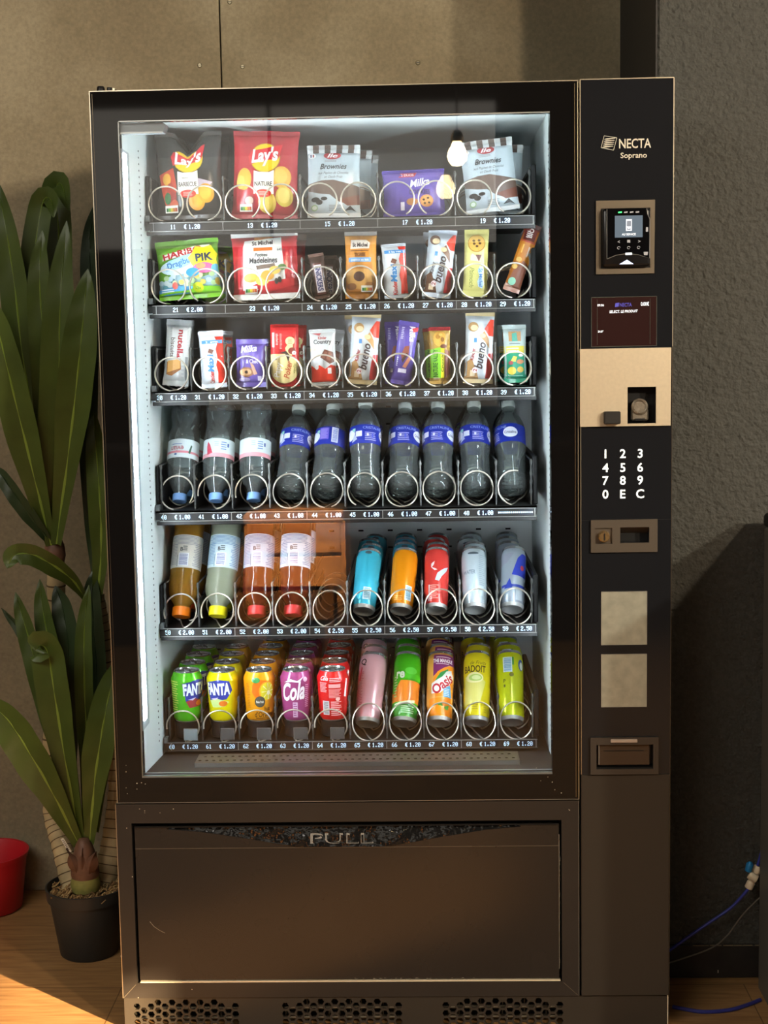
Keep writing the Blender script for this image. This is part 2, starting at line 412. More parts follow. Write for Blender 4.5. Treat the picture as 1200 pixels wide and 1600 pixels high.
ct = MB(); ct.box(-.604, .289, .008, .035, 1.7975, 1.7995, TRIM); part(ct, 'top_trim', cab, 'thin champagne edge')
# hinge on the top left
h = MB(); HM = mat('hinge_black', (20, 19, 18), .35, .3)
h.box(-.597, -.555, .02, .06, 1.800, 1.806, HM, .0015); h.lathe([(0, .012), (.006, .012), (.0075, .009), (.0075, 0)], HM, 16, Matrix.Translation((-.586, .03, 1.803)))
h.lathe([(0, .010), (.0045, .010), (.005, .007), (.005, 0)], HM, 12, Matrix.Translation((-.570, .03, 1.803)))
h.add([(-.562, .03, 1.8), (-.540, .03, 1.8), (-.562, .03, 1.811), (-.562, .06, 1.8), (-.540, .06, 1.8), (-.562, .06, 1.811)], [(0, 1, 2), (3, 5, 4), (0, 2, 5, 3), (1, 4, 5, 2)], HM)
h.lathe([(0, .004), (.003, .004), (.003, 0)], TRIM, 10, Matrix.Translation((-.561, .022, 1.806)))
part(h, 'door_hinge', cab)

# glass door
df = MB()
ring = [(DX0, DZ0), (DX1, DZ0), (DX1, DZ1), (DX0, DZ1)]; hole = [(OX0, OZ0), (OX1, OZ0), (OX1, OZ1), (OX0, OZ1)]
df.plate(ring, [hole], 0.0, .030, GLB)
door = part(df, 'glass_door', label='black painted glass door border')
e = MB(); t = .0016
e.box(DX0 - t, DX0, -.0004, .03, DZ0, DZ1, TRIM); e.box(DX1, DX1 + t, -.0004, .03, DZ0, DZ1, TRIM); e.box(DX0 - t, DX1 + t, -.0004, .03, DZ1, DZ1 + t, TRIM); e.box(DX0 - t, DX1 + t, -.0004, .03, DZ0 - t * .6, DZ0, SIL)
e.box(DX1 - .0052, DX1 - .0040, -.0003, 0, DZ0 + .004, DZ1 - .004, mat('trim_dull', (120, 104, 80), .3, .8)); e.box(DX0 + .0035, DX0 + .0043, -.0003, 0, DZ0 + .004, DZ1 - .004, mat('trim_dull2', (96, 86, 72), .3, .8))
part(e, 'edge_trim', door)
e = MB(); q = .0022
e.box(OX0, OX1, .002, .012, OZ0, OZ0 + q, SIL); e.box(OX0, OX1, .018, .024, OZ0 + .0005, OZ0 + .0035, SIL); e.box(OX0, OX0 + q * .7, .001, .010, OZ0, OZ1, SIL); e.box(OX0, OX1, .001, .008, OZ1 - q, OZ1, SIL)
part(e, 'window_bead', door)
g = MB(); g.box(OX0, OX1, .0035, .0075, OZ0, OZ1, PANE1); part(g, 'outer_pane', door)
tl = Matrix.Translation((-.156, .026, 1.13)) @ Matrix.Rotation(radians(-1.3), 4, 'X') @ Matrix.Rotation(radians(.5), 4, 'Z')
g = MB(); g.add([(-.386, 0, -.61), (.386, 0, -.61), (.386, 0, .61), (-.386, 0, .61)], [(0, 1, 2, 3)], PANE2, tl); part(g, 'inner_pane', door)
LED = mat('led_strip', (255, 255, 255), 0.5, emis=(230, 243, 252), es=100)
LEDH = mat('led_housing', (150, 160, 164), .4)
l = MB(); l.box(OX0 + .0005, OX0 + .0035, .012, .074, .60, 1.70, LEDH); l.box(OX0 + .0035, OX0 + .0045, .022, .049, .617, 1.693, LED)
part(l, 'light_strip', door, 'glowing white light strip')
l = MB()
for i in range(150):
    z = .62 + i * .00717; l.box(OX0 + .0034, OX0 + .0052, .0480, .0510, z, z + .0035, LEDH)
part(l, 'strip_clips', door)
l = MB(); l.box(IX1 - .0035, IX1 - .0005, .046, .076, .60, 1.70, LEDH); l.box(IX1 - .0045, IX1 - .0035, .050, .072, .617, 1.693, LED)
part(l, 'light_strip', door, 'slim light strip behind the right door border')
l = MB(); MT = mat('bracket_grey', (120, 128, 132), .4, .3); zt = OZ1 - .003
l.plate([(OX0 + .001, zt), (-.470, zt), (-.464, zt - .004), (-.470, zt - .017), (OX0 + .001, zt - .017)], [], .012, .040, MT)
l.box(OX0 + .001, -.471, .010, .012, zt - .019, zt - .016, SIL)
part(l, 'closer_bracket', door)

# ------------------------------------------------------------------ trays, spirals, price strips
ROWZ = [1.574, 1.410, 1.2345, .991, .7515, .510]
PIT = .0772; CX0 = -.5085
def cx(i): return CX0 + PIT * i
def price_of(r, c): return ('1.20', '1.20', '1.20', '1.00', '2.00' if c < 4 else '2.50', '1.20')[r] if not (r == 1 and c == 0) else '2.00'
SLOTS = [[(0, 2, '11'), (2, 2, '13'), (4, 2, '15'), (6, 2, '17'), (8, 2, '19')], [(0, 2, '21'), (2, 2, '23')] + [(i, 1, '2%d' % i) for i in range(4, 10)]] + [[(i, 1, '%d%d' % (r, i)) for i in range(10)] for r in (3, 4, 5, 6)]
G5 = {'0': '01110 10001 10011 10101 11001 10001 01110', '1': '00100 01100 00100 00100 00100 00100 01110', '2': '01110 10001 00001 00110 01000 10000 11111',
      '3': '01110 10001 00001 00110 00001 10001 01110', '4': '00010 00110 01010 10010 11111 00010 00010', '5': '11111 10000 11110 00001 00001 10001 01110',
      '6': '00110 01000 10000 11110 10001 10001 01110', '7': '11111 00001 00010 00100 01000 01000 01000', '8': '01110 10001 10001 01110 10001 10001 01110',
      '9': '01110 10001 10001 01111 00001 00010 01100', '.': '00000 00000 00000 00000 00000 01100 01100', 'E': '00111 01000 11110 01000 11110 01000 00111'}
def lcd(mb, s, xc, zc, y, pw=.00098, ph=.00128):
    x = xc - len(s) * 3 * pw
    for ch in s:
        if ch != ' ':
            for r, row in enumerate(G5[ch].split()):
                c = 0
                while c < 5:
                    if row[c] == '1':
                        c2 = c
                        while c2 < 5 and row[c2] == '1': c2 += 1
                        z = zc + (3 - r) * ph
                        xa, xb = x + c * pw, x + c2 * pw + pw * .25
                        mb.add([(xa, y, z - ph / 2), (xb, y, z - ph / 2), (xb, y, z + ph / 2), (xa, y, z + ph / 2)], [(0, 1, 2, 3)], LCD); c = c2
                    else: c += 1
        x += 6 * pw
def coil(xc, zc, R, a0, dr, y0, turns=4, lean=0.0):
    """flat rings stepping back at the bottom; a0 = angle of the free end, dr = +1 anticlockwise seen from the front"""
    pts = []; st = 9; a = a0; y = y0; end = a0 + dr * turns * 360; nw = sum(254 <= (a0 + dr * st * k) % 360 <= 286 for k in range(40))
    while (a - end) * dr <= 0:
        z = zc + R * sin(radians(a)); pts.append((xc + R * cos(radians(a)), y + (z - zc + R) * lean, z))
        m = (a % 360); adv = 254 <= m <= 286
        first = abs(a - a0) < 95 and adv
        if adv and not first: y += .0795 / nw
        a += dr * st
    return pts
for r, zd in enumerate(ROWZ):
    tr = MB(); L, Rr = -.5490, .2290; lw = .0065 if r >= 4 else 0; fl = zd + .012 - lw
    tr.box(L, Rr, .222, .655, fl - .004, fl, TRY); tr.box(L, Rr, .222, .226, fl - .018, fl, TRY)
    tr.box(L, L + .007, .240, .60, fl, fl + .092, BLK, .002); tr.box(Rr - .006, Rr + .004, .250, .60, fl, fl + .10, BLK, .002)
    tr.box(L, L + .008, .224, .24, fl - .01, fl + .012, mat('tray_end', (96, 100, 100), .4))
    tray = part(tr, 'tray')
    ps = MB(); y = .218
    if r < 5:
        ps.box(-.540, Rr - .002, y, .222, zd - .0085, zd + .0085, CLR); ps.box(-.546, Rr, y - .002, .222, zd - .0165, zd - .0085, mat('strip_lip', (20, 19, 18), .35), .001)
        ps.box(-.540, Rr - .002, y - .0016, y, zd + .0078, zd + .0090, CLE); ps.box(-.540, Rr - .002, y - .0016, y, zd - .0090, zd - .0080, CLE)
    else:
        ps.box(-.540, Rr - .002, y, .222, zd - .0085, zd + .0085, mat('strip_brown', (58, 48, 41), .2)); ps.box(-.540, Rr - .002, y - .0016, y, zd + .0078, zd + .0092, CLE)
        ps.box(-.540, Rr - .002, y - .0016, y, zd - .0087, zd - .0081, mat('strip_dim', (84, 78, 70), .3))
    for k in (0, 2, 4, 6, 8, 10): ps.box(-.5471 + PIT * k - .0008 + (.015 if k == 0 else 0), -.5471 + PIT * k + .0004 + (.015 if k == 0 else 0), y - .0012, y, zd - .008, zd + .008, CLE)
    part(ps, 'price_strip', tray)
    # dividers: rails and posts
    SX = [cx(q) + .003 for q in range(5)]
    joints = sorted({c for c, n, s in SLOTS[r]} | {10})
    for c in joints:
        x = -.5471 + PIT * c
        if c == 0: x += .0085
        if c == 10: x -= .006
        d = MB(); top = .086 if r < 3 else .092
        d.box(x - .0012, x + .0012, .245, .645, fl, fl + top * .62, BLK); d.tube([(x, .240, fl + .002), (x, .240, fl + top - .006), (x, .246, fl + top), (x, .64, fl + top)], .0017, POST, 8)
        for zz in (.30, .52, .72, .96): d.lathe([(.0018, -.006), (.0032, 0), (.0018, .006)], POST, 8, Matrix.Translation((x, .240, fl + top * zz)))
        part(d, 'divider', tray)
    for c, n, s in SLOTS[r]:
        xm = (cx(c) + cx(c + n - 1)) / 2
        for k in range(n):
            m = MB(); R = .0345 if r < 2 else .0338
            if n == 2: a0, dr = (-58, 1) if k == 0 else (238, -1)
            elif r in (1, 2): a0, dr = -72, 1
            elif r == 3: a0, dr = {0: (-35, -1), 1: (192, -1), 2: (200, -1), 3: (-72, -1), 5: (-120, -1), 6: (-72, -1), 7: (-38, -1), 8: (-60, -1), 9: (75, 1)}.get(c, (-72, 1))
            elif r == 4: a0, dr = (205, -1) if c < 2 else ((-70, 1) if c < 5 else (278, -1))
            else: a0, dr = (188, -1) if c < 5 else (274, -1)
            if r == 3 and c == 0: a0, dr = -38, 1
            m.tube(coil(cx(c + k), zd + .047 - lw, R, a0, dr, .2335 if r < 4 else .2255, lean=0 if r < 3 or (r == 5 and c < 5) else ((.45 if c < 3 or c == 5 else .577) if r == 3 else .71) if not (r == 4 and c < 4) else .445), .00165, WIRE, 8)
            part(m, 'spiral', tray)
        m = MB(); yb = y - .0004
        o = .0205
        m.add([(xm + .0065, yb, zd - .0062), (xm + .0345, yb, zd - .0062), (xm + .0345, yb, zd + .0062), (xm + .0065, yb, zd + .0062)], [(0, 1, 2, 3)], LCDB)
        if s == '49':
            for i in range(17): m.box(xm - .036 + i * .0042, xm - .033 + i * .0042, yb - .0006, yb - .0003, zd - .0015, zd + .0015, LCD)
        else:
            lcd(m, s, xm - .0225, zd, yb - .0005); lcd(m, 'E', xm + .002, zd, yb - .0005); lcd(m, price_of(r, c), xm + .020, zd, yb - .0005)
        part(m, 'price_label', tray, 'white lettering on dark strip')
    if r == 5:
        for c in range(5):
            m = MB(); x = cx(c) + .017 - c * .0008
            m.lathe([(0, .005), (.024, .005), (.027, .008), (.026, .026), (.0270, .0360), (.0270, .0389), (0, .0389)], BLK, 32, Matrix.Translation((SX[c], .2655, fl)))
            part(m, 'can_stand', tray)
            m = MB(); m.box(x - .0145, x + .0145, .2195, .2205, zd + .0125, zd + .0375, mat('clear_tab', (92, 92, 90), .08, .4) if c else mat('clear_tab_reflection', (176, 190, 196), .1, .5))  # first tab paler: its bright reflection is put into the colour
            for a in ((x - .0147, x - .0141, zd + .0125, zd + .0377), (x + .0141, x + .0147, zd + .0125, zd + .0377), (x - .0147, x + .0147, zd + .0373, zd + .0379)): m.box(a[0], a[1], .2188, .2194, a[2], a[3], CLE)
            part(m, 'clear_tab', tray)

# ------------------------------------------------------------------ lower door and delivery flap
FX0, FX1, FZ0, FZ1 = -.5755, .2555, .0965, .4200
m = MB(); m.plate([(-.604, .0660), (.2880, .0660), (.2880, .4580), (-.604, .4580)], [[(FX0, FZ0), (FX1, FZ0), (FX1, FZ1), (FX0, FZ1)]], 0.0, .034, SAT)
m.box(FX0, FX1, .028, .034, FZ0, FZ1, DRK)
ld = part(m, 'lower_door')
m = MB(); m.box(-.6055, -.604, -.0003, .02, .0660, .4580, TRIM); m.box(.2880, .2887, -.0003, .02, .066, .458, SIL)
sl = mat('mitre_line', (110, 98, 82), .4)
for (xa, za, xb, zb) in ((-.603, .067, FX0 - .003, FZ0 - .003), (.287, .067, FX1 + .003, FZ0 - .003)):
    m.tube([(xa, 0, za), (xb, 0, zb)], .0004, sl, 4)
part(m, 'edge_trim', ld)
m = MB(); hq = [(FX0 + .005, FZ0 + .004), (FX1 - .005, FZ0 + .004), (FX1 - .005, .4095), (.1752, .4095), (.178, .4060), (.11, .4000), (.03, .3875), (-.03, .3775), (-.068, .3720), (-.085, .3702), (-.245, .3702), (-.262, .3720), (-.30, .3775), (-.36, .3875), (-.44, .4000), (-.508, .4060), (-.5052, .4095), (FX0 + .005, .4095)]
m.plate(hq, [], .0045, .020, SATF); m.box(-.50, .17, .016, .020, .37, .41, BLK)
m.box(FX0 + .005, FX1 - .005, .0038, .0050, .3672, .3680, mat('seam_light', (92, 80, 66), .4)); fl_ = part(m, 'delivery_flap')
m = MB(); m.box(FX0 + .006, FX1 - .003, .001, .010, FZ0 - .0010, FZ0 + .0022, mat('bright_trim', (235, 220, 190), .3, .4)); m.box(FX1 - .0052, FX1 - .0042, .003, .006, .12, .39, SIL); part(m, 'bottom_trim', fl_)
hp = [(-.505, .4095), (-.508, .4060), (-.44, .4000), (-.36, .3875), (-.30, .3775), (-.262, .3720), (-.245, .3702), (-.085, .3702), (-.068, .3720), (-.03, .3775), (.03, .3875), (.11, .4000), (.178, .4060), (.175, .4095)]
HG = mat('handle_gloss', (46, 46, 46), .10, .7, bump=(22, .8, .012))
m = MB(); ZT = .4095; m.add([(x, .0006 + (z - .3702) / (ZT - .3702) * .0105, z) for x, z in hp], [list(range(len(hp)))], HG)
m.box(FX0 + .005, FX1 - .005, .002, .004, .4100, .4125, BLK); hd = part(m, 'pull_handle', fl_)
m = MB(); LT = mat('pull_letters', (150, 150, 146), .2, .6)
S = lambda x, y, o: (-.168 + x / 1000, .0006 + (.0160 + y / 1000) * .267 - .0008 - o / 1000, .3862 + y / 1000)
stamp(m, txt('PULL', 0, 0, 19, w=122, bold=.015), S, .6, LT, 50)
S2 = lambda x, y, o: (-.1665 + x / 1000, .0006 + (.0148 + y / 1000) * .267 - .0008 - o / 1000, .3850 + y / 1000)
stamp(m, txt('PULL', 0, 0, 15, w=115, bold=-.02), S2, .9, HG, 50)
part(m, 'lettering', hd)
def specks(pts, y0, parent, seed=1):
    m = MB(); r_ = random.Random(seed); SM = mat('paint_speck', (178, 170, 152), .6)
    for px, py in pts:
        q = U(px, py, y0); r0 = .0006 + r_.random() * .0007; m.add([(q.x + r0 * cos(a) * (.7 + r_.random() * .6), y0, q.z + r0 * sin(a)) for a in [k * pi / 3 for k in range(6)]], [tuple(range(6))], SM)
    part(m, 'paint_chips', parent)
specks([(197, 1231), (214, 1224), (214, 1233), (221, 1223), (227, 1225), (199, 1240), (197, 1196), (197, 1206), (250, 1206), (863, 1222), (867, 1234), (856, 1214), (877, 1239), (845, 1220), (838, 1200)], -.0006, door)
specks([(198, 1294), (218, 1264), (226, 1267), (226, 1270), (250, 1270), (271, 1264), (889, 1265), (890, 1266), (207, 1370), (189, 1494), (216, 1559), (300, 1546)], -.0006, ld, 5)
m = MB(); r_ = random.Random(9); SC_ = mat('flap_scratch', (150, 142, 126), .5)
for i in range(46):
    q = U(873.5 + r_.random() * 1.6, 1330 + r_.random() * 180, .004); l = .001 + r_.random() * .006; m.add([(q.x, .0038, q.z), (q.x + .0006, .0038, q.z), (q.x + .0004 + r_.random() * .0006, .0038, q.z + l)], [(0, 1, 2)], SC_)
for i in range(40):
    q = U(545 + r_.random() * 200, 1528 + r_.random() * 3, .004); l = .002 + r_.random() * .008; m.add([(q.x, .0038, q.z), (q.x + l, .0038, q.z + r_.random() * .0006), (q.x + l * .5, .0038, q.z + .0010)], [(0, 1, 2)], SC_)
m.tube([U(x, y, .0040) for x, y in ((234, 1440), (241, 1448), (250, 1454), (258, 1458))], .0003, SC_, 4)
part(m, 'scratches', fl_)
# kick panel with honeycomb vents
def hexes(x0, x1, seed):
    hs = []; rr = random.Random(seed); px, pz = .0139, .0165; n = int((x1 - x0) / px)
    for i in range(n):
        for k in range(4):
            z = .0545 - k * pz - (.0082 if (i % 2 == 0) else 0)
            edge = min(i, n - 1 - i)
            if edge < 2 and k == 0 and i % 2: continue
            if z < .004: continue
            c = x0 + (i + .5) * px; R = .0072
            hs.append([(c + R * cos(a * pi / 3), z + R * sin(a * pi / 3)) for a in range(6)])
    return hs
m = MB(); hs = hexes(-.586, -.365, 1) + hexes(-.293, -.052, 2) + hexes(.022, .262, 3)
m.plate([(-.604, 0), (.4600, 0), (.4600, .0640), (-.604, .0640)], hs, .004, .008, COLS)
kp = part(m, 'kick_panel')
m = MB(); m.box(-.600, .455, .06, .066, .001, .064, DRK)
FIN = mat('condenser_fin', (120, 112, 96), .3, .8)
for i in range(40): m.box(-.59 + i * .0215, -.589 + i * .0215, .030, .055, .004, .060, FIN)
for k in range(3): m.tube([(-.59, .028, .012 + k * .02), (.26, .028, .012 + k * .02)], .0035, FIN, 8)
part(m, 'condenser', kp)
m = MB(); m.box(.4600, .4616, .002, .020, 0, .066, mat('bright_side', (235, 220, 195), .35, .3)); part(m, 'side_trim', kp)
m = MB(); m.box(-.604, -.59, .02, .69, 0, .0655, SAT); m.box(.446, .4600, .02, .69, 0, .0655, SAT); m.box(-.604, .46, .68, .69, 0, .0655, SAT); part(m, 'plinth', kp)

# ------------------------------------------------------------------ payment column
m = MB(); cxL, cxR = .2930, .4625
m.plate([(cxL, .510), (.4620, .510), (cxR, 1.8015), (cxL, 1.8015)], [[(.378, 1.178), (.432, 1.178), (.432, 1.2470), (.378, 1.2470)], [(.366, .956), (.420, .956), (.420, .986), (.366, .986)], [(.322, .522), (.429, .522), (.429, .568), (.322, .568)]], -.002, .034, COLB)
m.box(cxL, .4615, -.002, .034, .067, .5092, COLS, .001)
m.box(cxL + .004, .458, .030, .06, .07, 1.79, DRK)
cl = part(m, 'payment_column')
m = MB(); m.box(cxL - .0006, cxL + .0010, -.0024, .0, .51, 1.8015, TRIM); m.box(cxR - .0010, cxR + .0006, -.0024, .02, 1.32, 1.8015, TRIM); m.box(cxL, cxR, -.0024, .03, 1.8015, 1.8032, TRIM)
m.box(.4615, .4625, -.0024, .02, .07, 1.32, mat('trim_dark', (88, 78, 64), .35, .6)); m.box(cxL, .4615, -.0023, -.0018, .9985, .9992, DRK)
part(m, 'edge_trim', cl)
FL = lambda cx_, cz_, y=-.0024: (lambda x, yv, o: (cx_ + x / 1000, y - o / 1000, cz_ + yv / 1000))
WH = mat('white_print', (205, 198, 180), .5)
m = MB(); S = FL(.3455, 1.6895)
q = [(-9, 12.5), (14, 8.5), (8, -13.5), (-14.5, -8.5)]
for i in range(4):
    a, b = Vector(q[i]), Vector(q[(i + 1) % 4]); nrm = Vector((-(b - a).y, (b - a).x)).normalized() * .45
    stamp(m, poly_tris([tuple(a + nrm), tuple(b + nrm), tuple(b - nrm), tuple(a - nrm)]), S, .2, WH, 60)
for i in range(5):
    y = 7 - i * 3.5; x0 = -9.5 - i * .9
    stamp(m, poly_tris([(x0, y - 1), (x0 + 5, y + .7), (x0 + 20, y + 1.3), (x0 + 20.5, y + .3), (x0 + 6, y - 1.4)]), S, .2, WH, 60)
S = FL(.3925, 1.6875); stamp(m, txt('NECTA', 0, 0, 16.5, w=58, bold=.03), S, .2, WH, 60)
S = FL(.3900, 1.6665); stamp(m, txt('Soprano', 0, 0, 9.5, w=48, bold=.03), S, .2, WH, 60)
part(m, 'badge_lettering', cl)
# card reader
m = MB(); BZ = mat('bezel_metal', (104, 94, 80), .38, .6)
m.plate([(.3215, 1.4535), (.4275, 1.4535), (.4285, 1.5860), (.3215, 1.5860)], [[(.330, 1.464), (.420, 1.464), (.420, 1.572), (.330, 1.572)]], -.006, -.002, BZ)
m.box(.330, .420, -.004, -.002, 1.464, 1.572, DRK)
rd = part(m, 'card_reader')
m = MB(); m.box(.3315, .4185, -.020, -.003, 1.4655, 1.571, mat('reader_black', (16, 15, 16), .25), .006, seg=3)
m.plate([(.3395, 1.480), (.3560, 1.4865), (.3760, 1.4890), (.3960, 1.4865), (.4165, 1.480), (.4165, 1.5500), (.4120, 1.560), (.4110, 1.5690), (.3395, 1.5690)], [], -.0215, -.019, mat('reader_face', (10, 10, 12), .08))
part(m, 'housing', rd)
m = MB(); rim = mat('reader_rim', (150, 148, 145), .3, .6)
m.tube([(.3392, -.0215, 1.4800), (.3392, -.0215, 1.569)], .0005, rim, 6); m.tube([(.3392, -.0215, 1.480), (.3560, -.0215, 1.4865), (.3760, -.0215, 1.4890), (.3960, -.0215, 1.4865), (.4165, -.0215, 1.480), (.4165, -.0215, 1.55), (.412, -.0215, 1.56), (.411, -.0215, 1.569)], .0006, rim, 6)
part(m, 'rim', rd)
m = MB(); m.box(.3535, .4035, -.0222, -.0214, 1.5180, 1.5570, mat('reader_screen', (60, 70, 80), .2, emis=(112, 128, 142), es=.55))
S = FL(.3785, 1.5375, -.0222); WHE = mat('screen_white', (230, 235, 240), .5, emis=(225, 235, 245), es=.9); GRE = mat('screen_grey', (120, 130, 145), .5, emis=(70, 86, 110), es=.5)
stamp(m, poly_tris([(-5, -8), (5.5, -8), (5.5, 13), (-5, 13)]), S, .2, WHE, 60); stamp(m, poly_tris([(-3.8, 0), (4.2, 0), (4.2, 10), (-3.8, 10)]), S, .4, GRE, 60)
stamp(m, poly_tris([(-3, -6.5), (3.6, -6.5), (3.6, -2), (2, -2), (2, -4.6), (-1.4, -4.6), (-1.4, -2), (-3, -2)]), S, .4, GRE, 60)
stamp(m, txt('AU SERVICE', 0, -14, 3.6, w=25, bold=.03), S, .2, WHE, 60); part(m, 'screen', rd)
m = MB(); S = FL(.3785, 1.5375, -.0218); GN = mat('green_led', (60, 240, 120), .4, emis=(60, 255, 120), es=1.5); GW = mat('dim_icon', (150, 150, 152), .5, emis=(150, 150, 155), es=.25)
for i in range(4): stamp(m, poly_tris([(-19 + i * 10.5, 24), (-12.5 + i * 10.5, 24.5), (-12.5 + i * 10.5, 27), (-19 + i * 10.5, 26.5)]), S, .2, GN if i == 0 else GW, 60)
stamp(m, txt('<', -18, -27, 6), S, .2, GW); stamp(m, txt('>', 19, -27, 6), S, .2, GW)
stamp(m, poly_tris([(-2.8, -29), (2.8, -29), (2.8, -24), (-2.8, -24)]), S, .2, GW)
for x, y in ((-18, -38), (0, -38), (18, -38)):
    o_ = ell(x, y, 3, 2.6, 14); i_ = ell(x, y, 2.1, 1.8, 14)
    for k in range(12): stamp(m, poly_tris([o_[k], o_[k + 1], i_[k + 1], i_[k]]), S, .2, GW)
stamp(m, poly_tris([(-6, -51), (6, -51), (6, -47), (-6, -47)]), S, .2, WHE); stamp(m, poly_tris([(28, -52), (34, -52), (35, -46), (27, -46)]), S, .2, GW)
stamp(m, poly_tris([(31, -10), (35, -10), (35, -2), (31, -2)]), S, .2, GW); stamp(m, poly_tris([(-17, -67.5), (9, -67.5), (-3, -59.5)]), S, .0, mat('card_light', (230, 240, 255), .4, emis=(190, 205, 255), es=1.5))
part(m, 'icons', rd)
# display
m = MB(); m.box(.3130, .4330, -.0032, -.002, 1.3215, 1.4120, mat('display_reflection', (46, 28, 27), .12, spec=.6))  # maroon reflection on the screen put into its base colour
dl_ = mat('display_line', (74, 78, 72), .4)
for a in ((.3130, .4330, 1.4114, 1.4122), (.3130, .4330, 1.3213, 1.3221), (.3128, .3136, 1.3215, 1.412), (.4322, .4330, 1.3215, 1.412), (.3236, .3241, 1.325, 1.408), (.4205, .4210, 1.325, 1.408)): m.box(a[0], a[1], -.0036, -.0032, a[2], a[3], dl_)
dp = part(m, 'display')
m = MB(); S = FL(.3730, 1.3665, -.0033)
stamp(m, txt('SELECT. LE PRODUIT', -1, 19, 4.6, w=52, bold=.03, rot=1, shear=.15), S, .3, WHE, 80)
stamp(m, txt('09:06', -43, 31, 4, w=12, bold=.03), S, .3, WHE, 80); stamp(m, txt('0.00\u20ac', 38, 32, 6.5, w=15, bold=.03), S, .3, WHE, 80); stamp(m, txt('24.0\u00b0', -43, -17, 3.6, w=10, bold=.03), S, .3, WHE, 80)
BL = mat('screen_blue', (60, 60, 150), .5, emis=(70, 62, 150), es=.8)
stamp(m, txt('NECTA', 3, 31, 6.5, w=22, bold=.03), S, .3, BL, 80); stamp(m, poly_tris([(-17, 27), (-10, 28), (-9, 35), (-16, 34)]), S, .3, BL, 80)
part(m, 'display_text', dp)
# gold coin plate
m = MB(); m.plate([(.2915, 1.1745), (.4585, 1.1745), (.4590, 1.3180), (.2915, 1.3180)], [[(.3790, 1.1790), (.4315, 1.1790), (.4315, 1.2465), (.3790, 1.2465)]], -.008, -.002, GOLD)
cp = part(m, 'coin_plate', label='gold coloured metal plate')
m = MB(); m.box(.3785, .4320, .022, .026, 1.178, 1.248, DRK)
CM = mat('coin_metal', (150, 142, 128), .35, .8, bump=(80, .4, .003))
m.lathe([(0, .004), (.013, .004), (.0155, .002), (.0155, -.006)], CM, 28, Matrix.Translation((.4030, .004, 1.2095)) @ Matrix.Rotation(pi / 2, 4, 'X'))
m.box(.3875, .4195, .003, .012, 1.1835, 1.2060, CM, .003); m.box(.3950, .4120, -.001, .004, 1.184, 1.188, BLK); m.lathe([(.011, .005), (.0118, .0056), (.0126, .005)], CM, 28, Matrix.Translation((.4030, .002, 1.2100)) @ Matrix.Rotation(pi / 2, 4, 'X'))
part(m, 'coin_slot', cp)
m = MB(); m.box(.3345, .3645, -.022, -.008, 1.1795, 1.2025, mat('key_black', (36, 34, 32), .4), .0015); part(m, 'return_button', cp)
# keypad
m = MB(); m.box(.325, .418, -.0024, -.002, 1.035, 1.137, COLB); kd = part(m, 'keypad')
KW = mat('key_lit', (240, 245, 240), .5, emis=(240, 246, 238), es=.95)
for i, ch in enumerate('1234567890EC'):
    m = MB(); S = FL(.3390 + .0322 * (i % 3), (1.1235, 1.0975, 1.0735, 1.0480)[i // 3], -.0024); t_ = txt(ch, 0, 0, 16, bold=.035)
    stamp(m, t_, S, .2, KW, 60); part(m, 'key', kd)
# lock plate
m = MB(); LP = mat('lock_plate', (92, 84, 74), .42, .5)
m.plate([(.3115, .9385), (.4355, .9385), (.4355, 1.0000), (.3115, 1.0000)], [[(.3660, .9560), (.4200, .9560), (.4200, .9855), (.3660, .9855)], [(.3195, .9545), (.3510, .9545), (.3510, .9845), (.3195, .9845)]], -.007, -.002, LP)
m.box(.3195, .3510, -.003, -.0021, .9545, .9845, LP)
m.add([(.366, -.0065, .9855), (.42, -.0065, .9855), (.42, .020, .9715), (.366, .020, .9715)], [(0, 1, 2, 3)], mat('recess_metal', (96, 84, 72), .4, .4)); m.box(.366, .420, .020, .024, .954, .973, DRK)
lp = part(m, 'lock_plate')
m = MB(); BR = mat('brass', (206, 172, 120), .25, .9)
m.lathe([(0, .012), (.0088, .012), (.0105, .010), (.0112, .002), (.0112, 0)], BR, 28, Matrix.Translation((.3355, -.003, .9690)) @ Matrix.Rotation(pi / 2, 4, 'X')); m.box(.3345, .3365, -.0158, -.0148, .9625, .9755, DRK); part(m, 'key_lock', lp, 'brass key cylinder')
# two bare metal panels
for z0, z1, lb in ((.7615, .8635, 'upper of two bare brushed metal squares'), (.6415, .7435, 'lower of two bare brushed metal squares')):
    m = MB(); m.box(.3310, .4170, -.0030, -.002, z0, z1, BRS)
    for a in ((.3307, .3313, z0, z1), (.4167, .4173, z0, z1), (.331, .417, z1 - .0004, z1 + .0004), (.331, .417, z0 - .0004, z0 + .0004)): m.box(a[0], a[1], -.0034, -.002, a[2], a[3], SIL)
    part(m, 'metal_square', label=lb)
# coin return cup
m = MB(); CR = mat('return_frame', (66, 59, 52), .4, .3)
m.plate([(.3100, .5110), (.4390, .5110), (.4390, .5830), (.3100, .5830)], [[(.3215, .5215), (.4290, .5215), (.4290, .5690), (.3215, .5690)]], -.008, -.002, CR)
m.box(.3215, .4290, .020, .024, .52, .57, CR); m.box(.3215, .4290, -.004, .020, .5195, .5240, BLK)
cr = part(m, 'coin_return')
m = MB(); m.box(.3245, .4235, .000, .003, .5270, .5680, mat('return_flap', (70, 58, 48), .12, .3), .001); m.tube([(.3270, -.001, .5290), (.3270, -.001, .568)], .0012, SIL, 6); m.box(.336, .412, -.0004, .0006, .5545, .5560, BLK)
part(m, 'flap', cr); m = MB(); m.box(.3480, .3990, -.0105, -.008, .5735, .5805, mat('tab_light', (176, 160, 146), .3, .2), .001); part(m, 'pull_tab', cr)
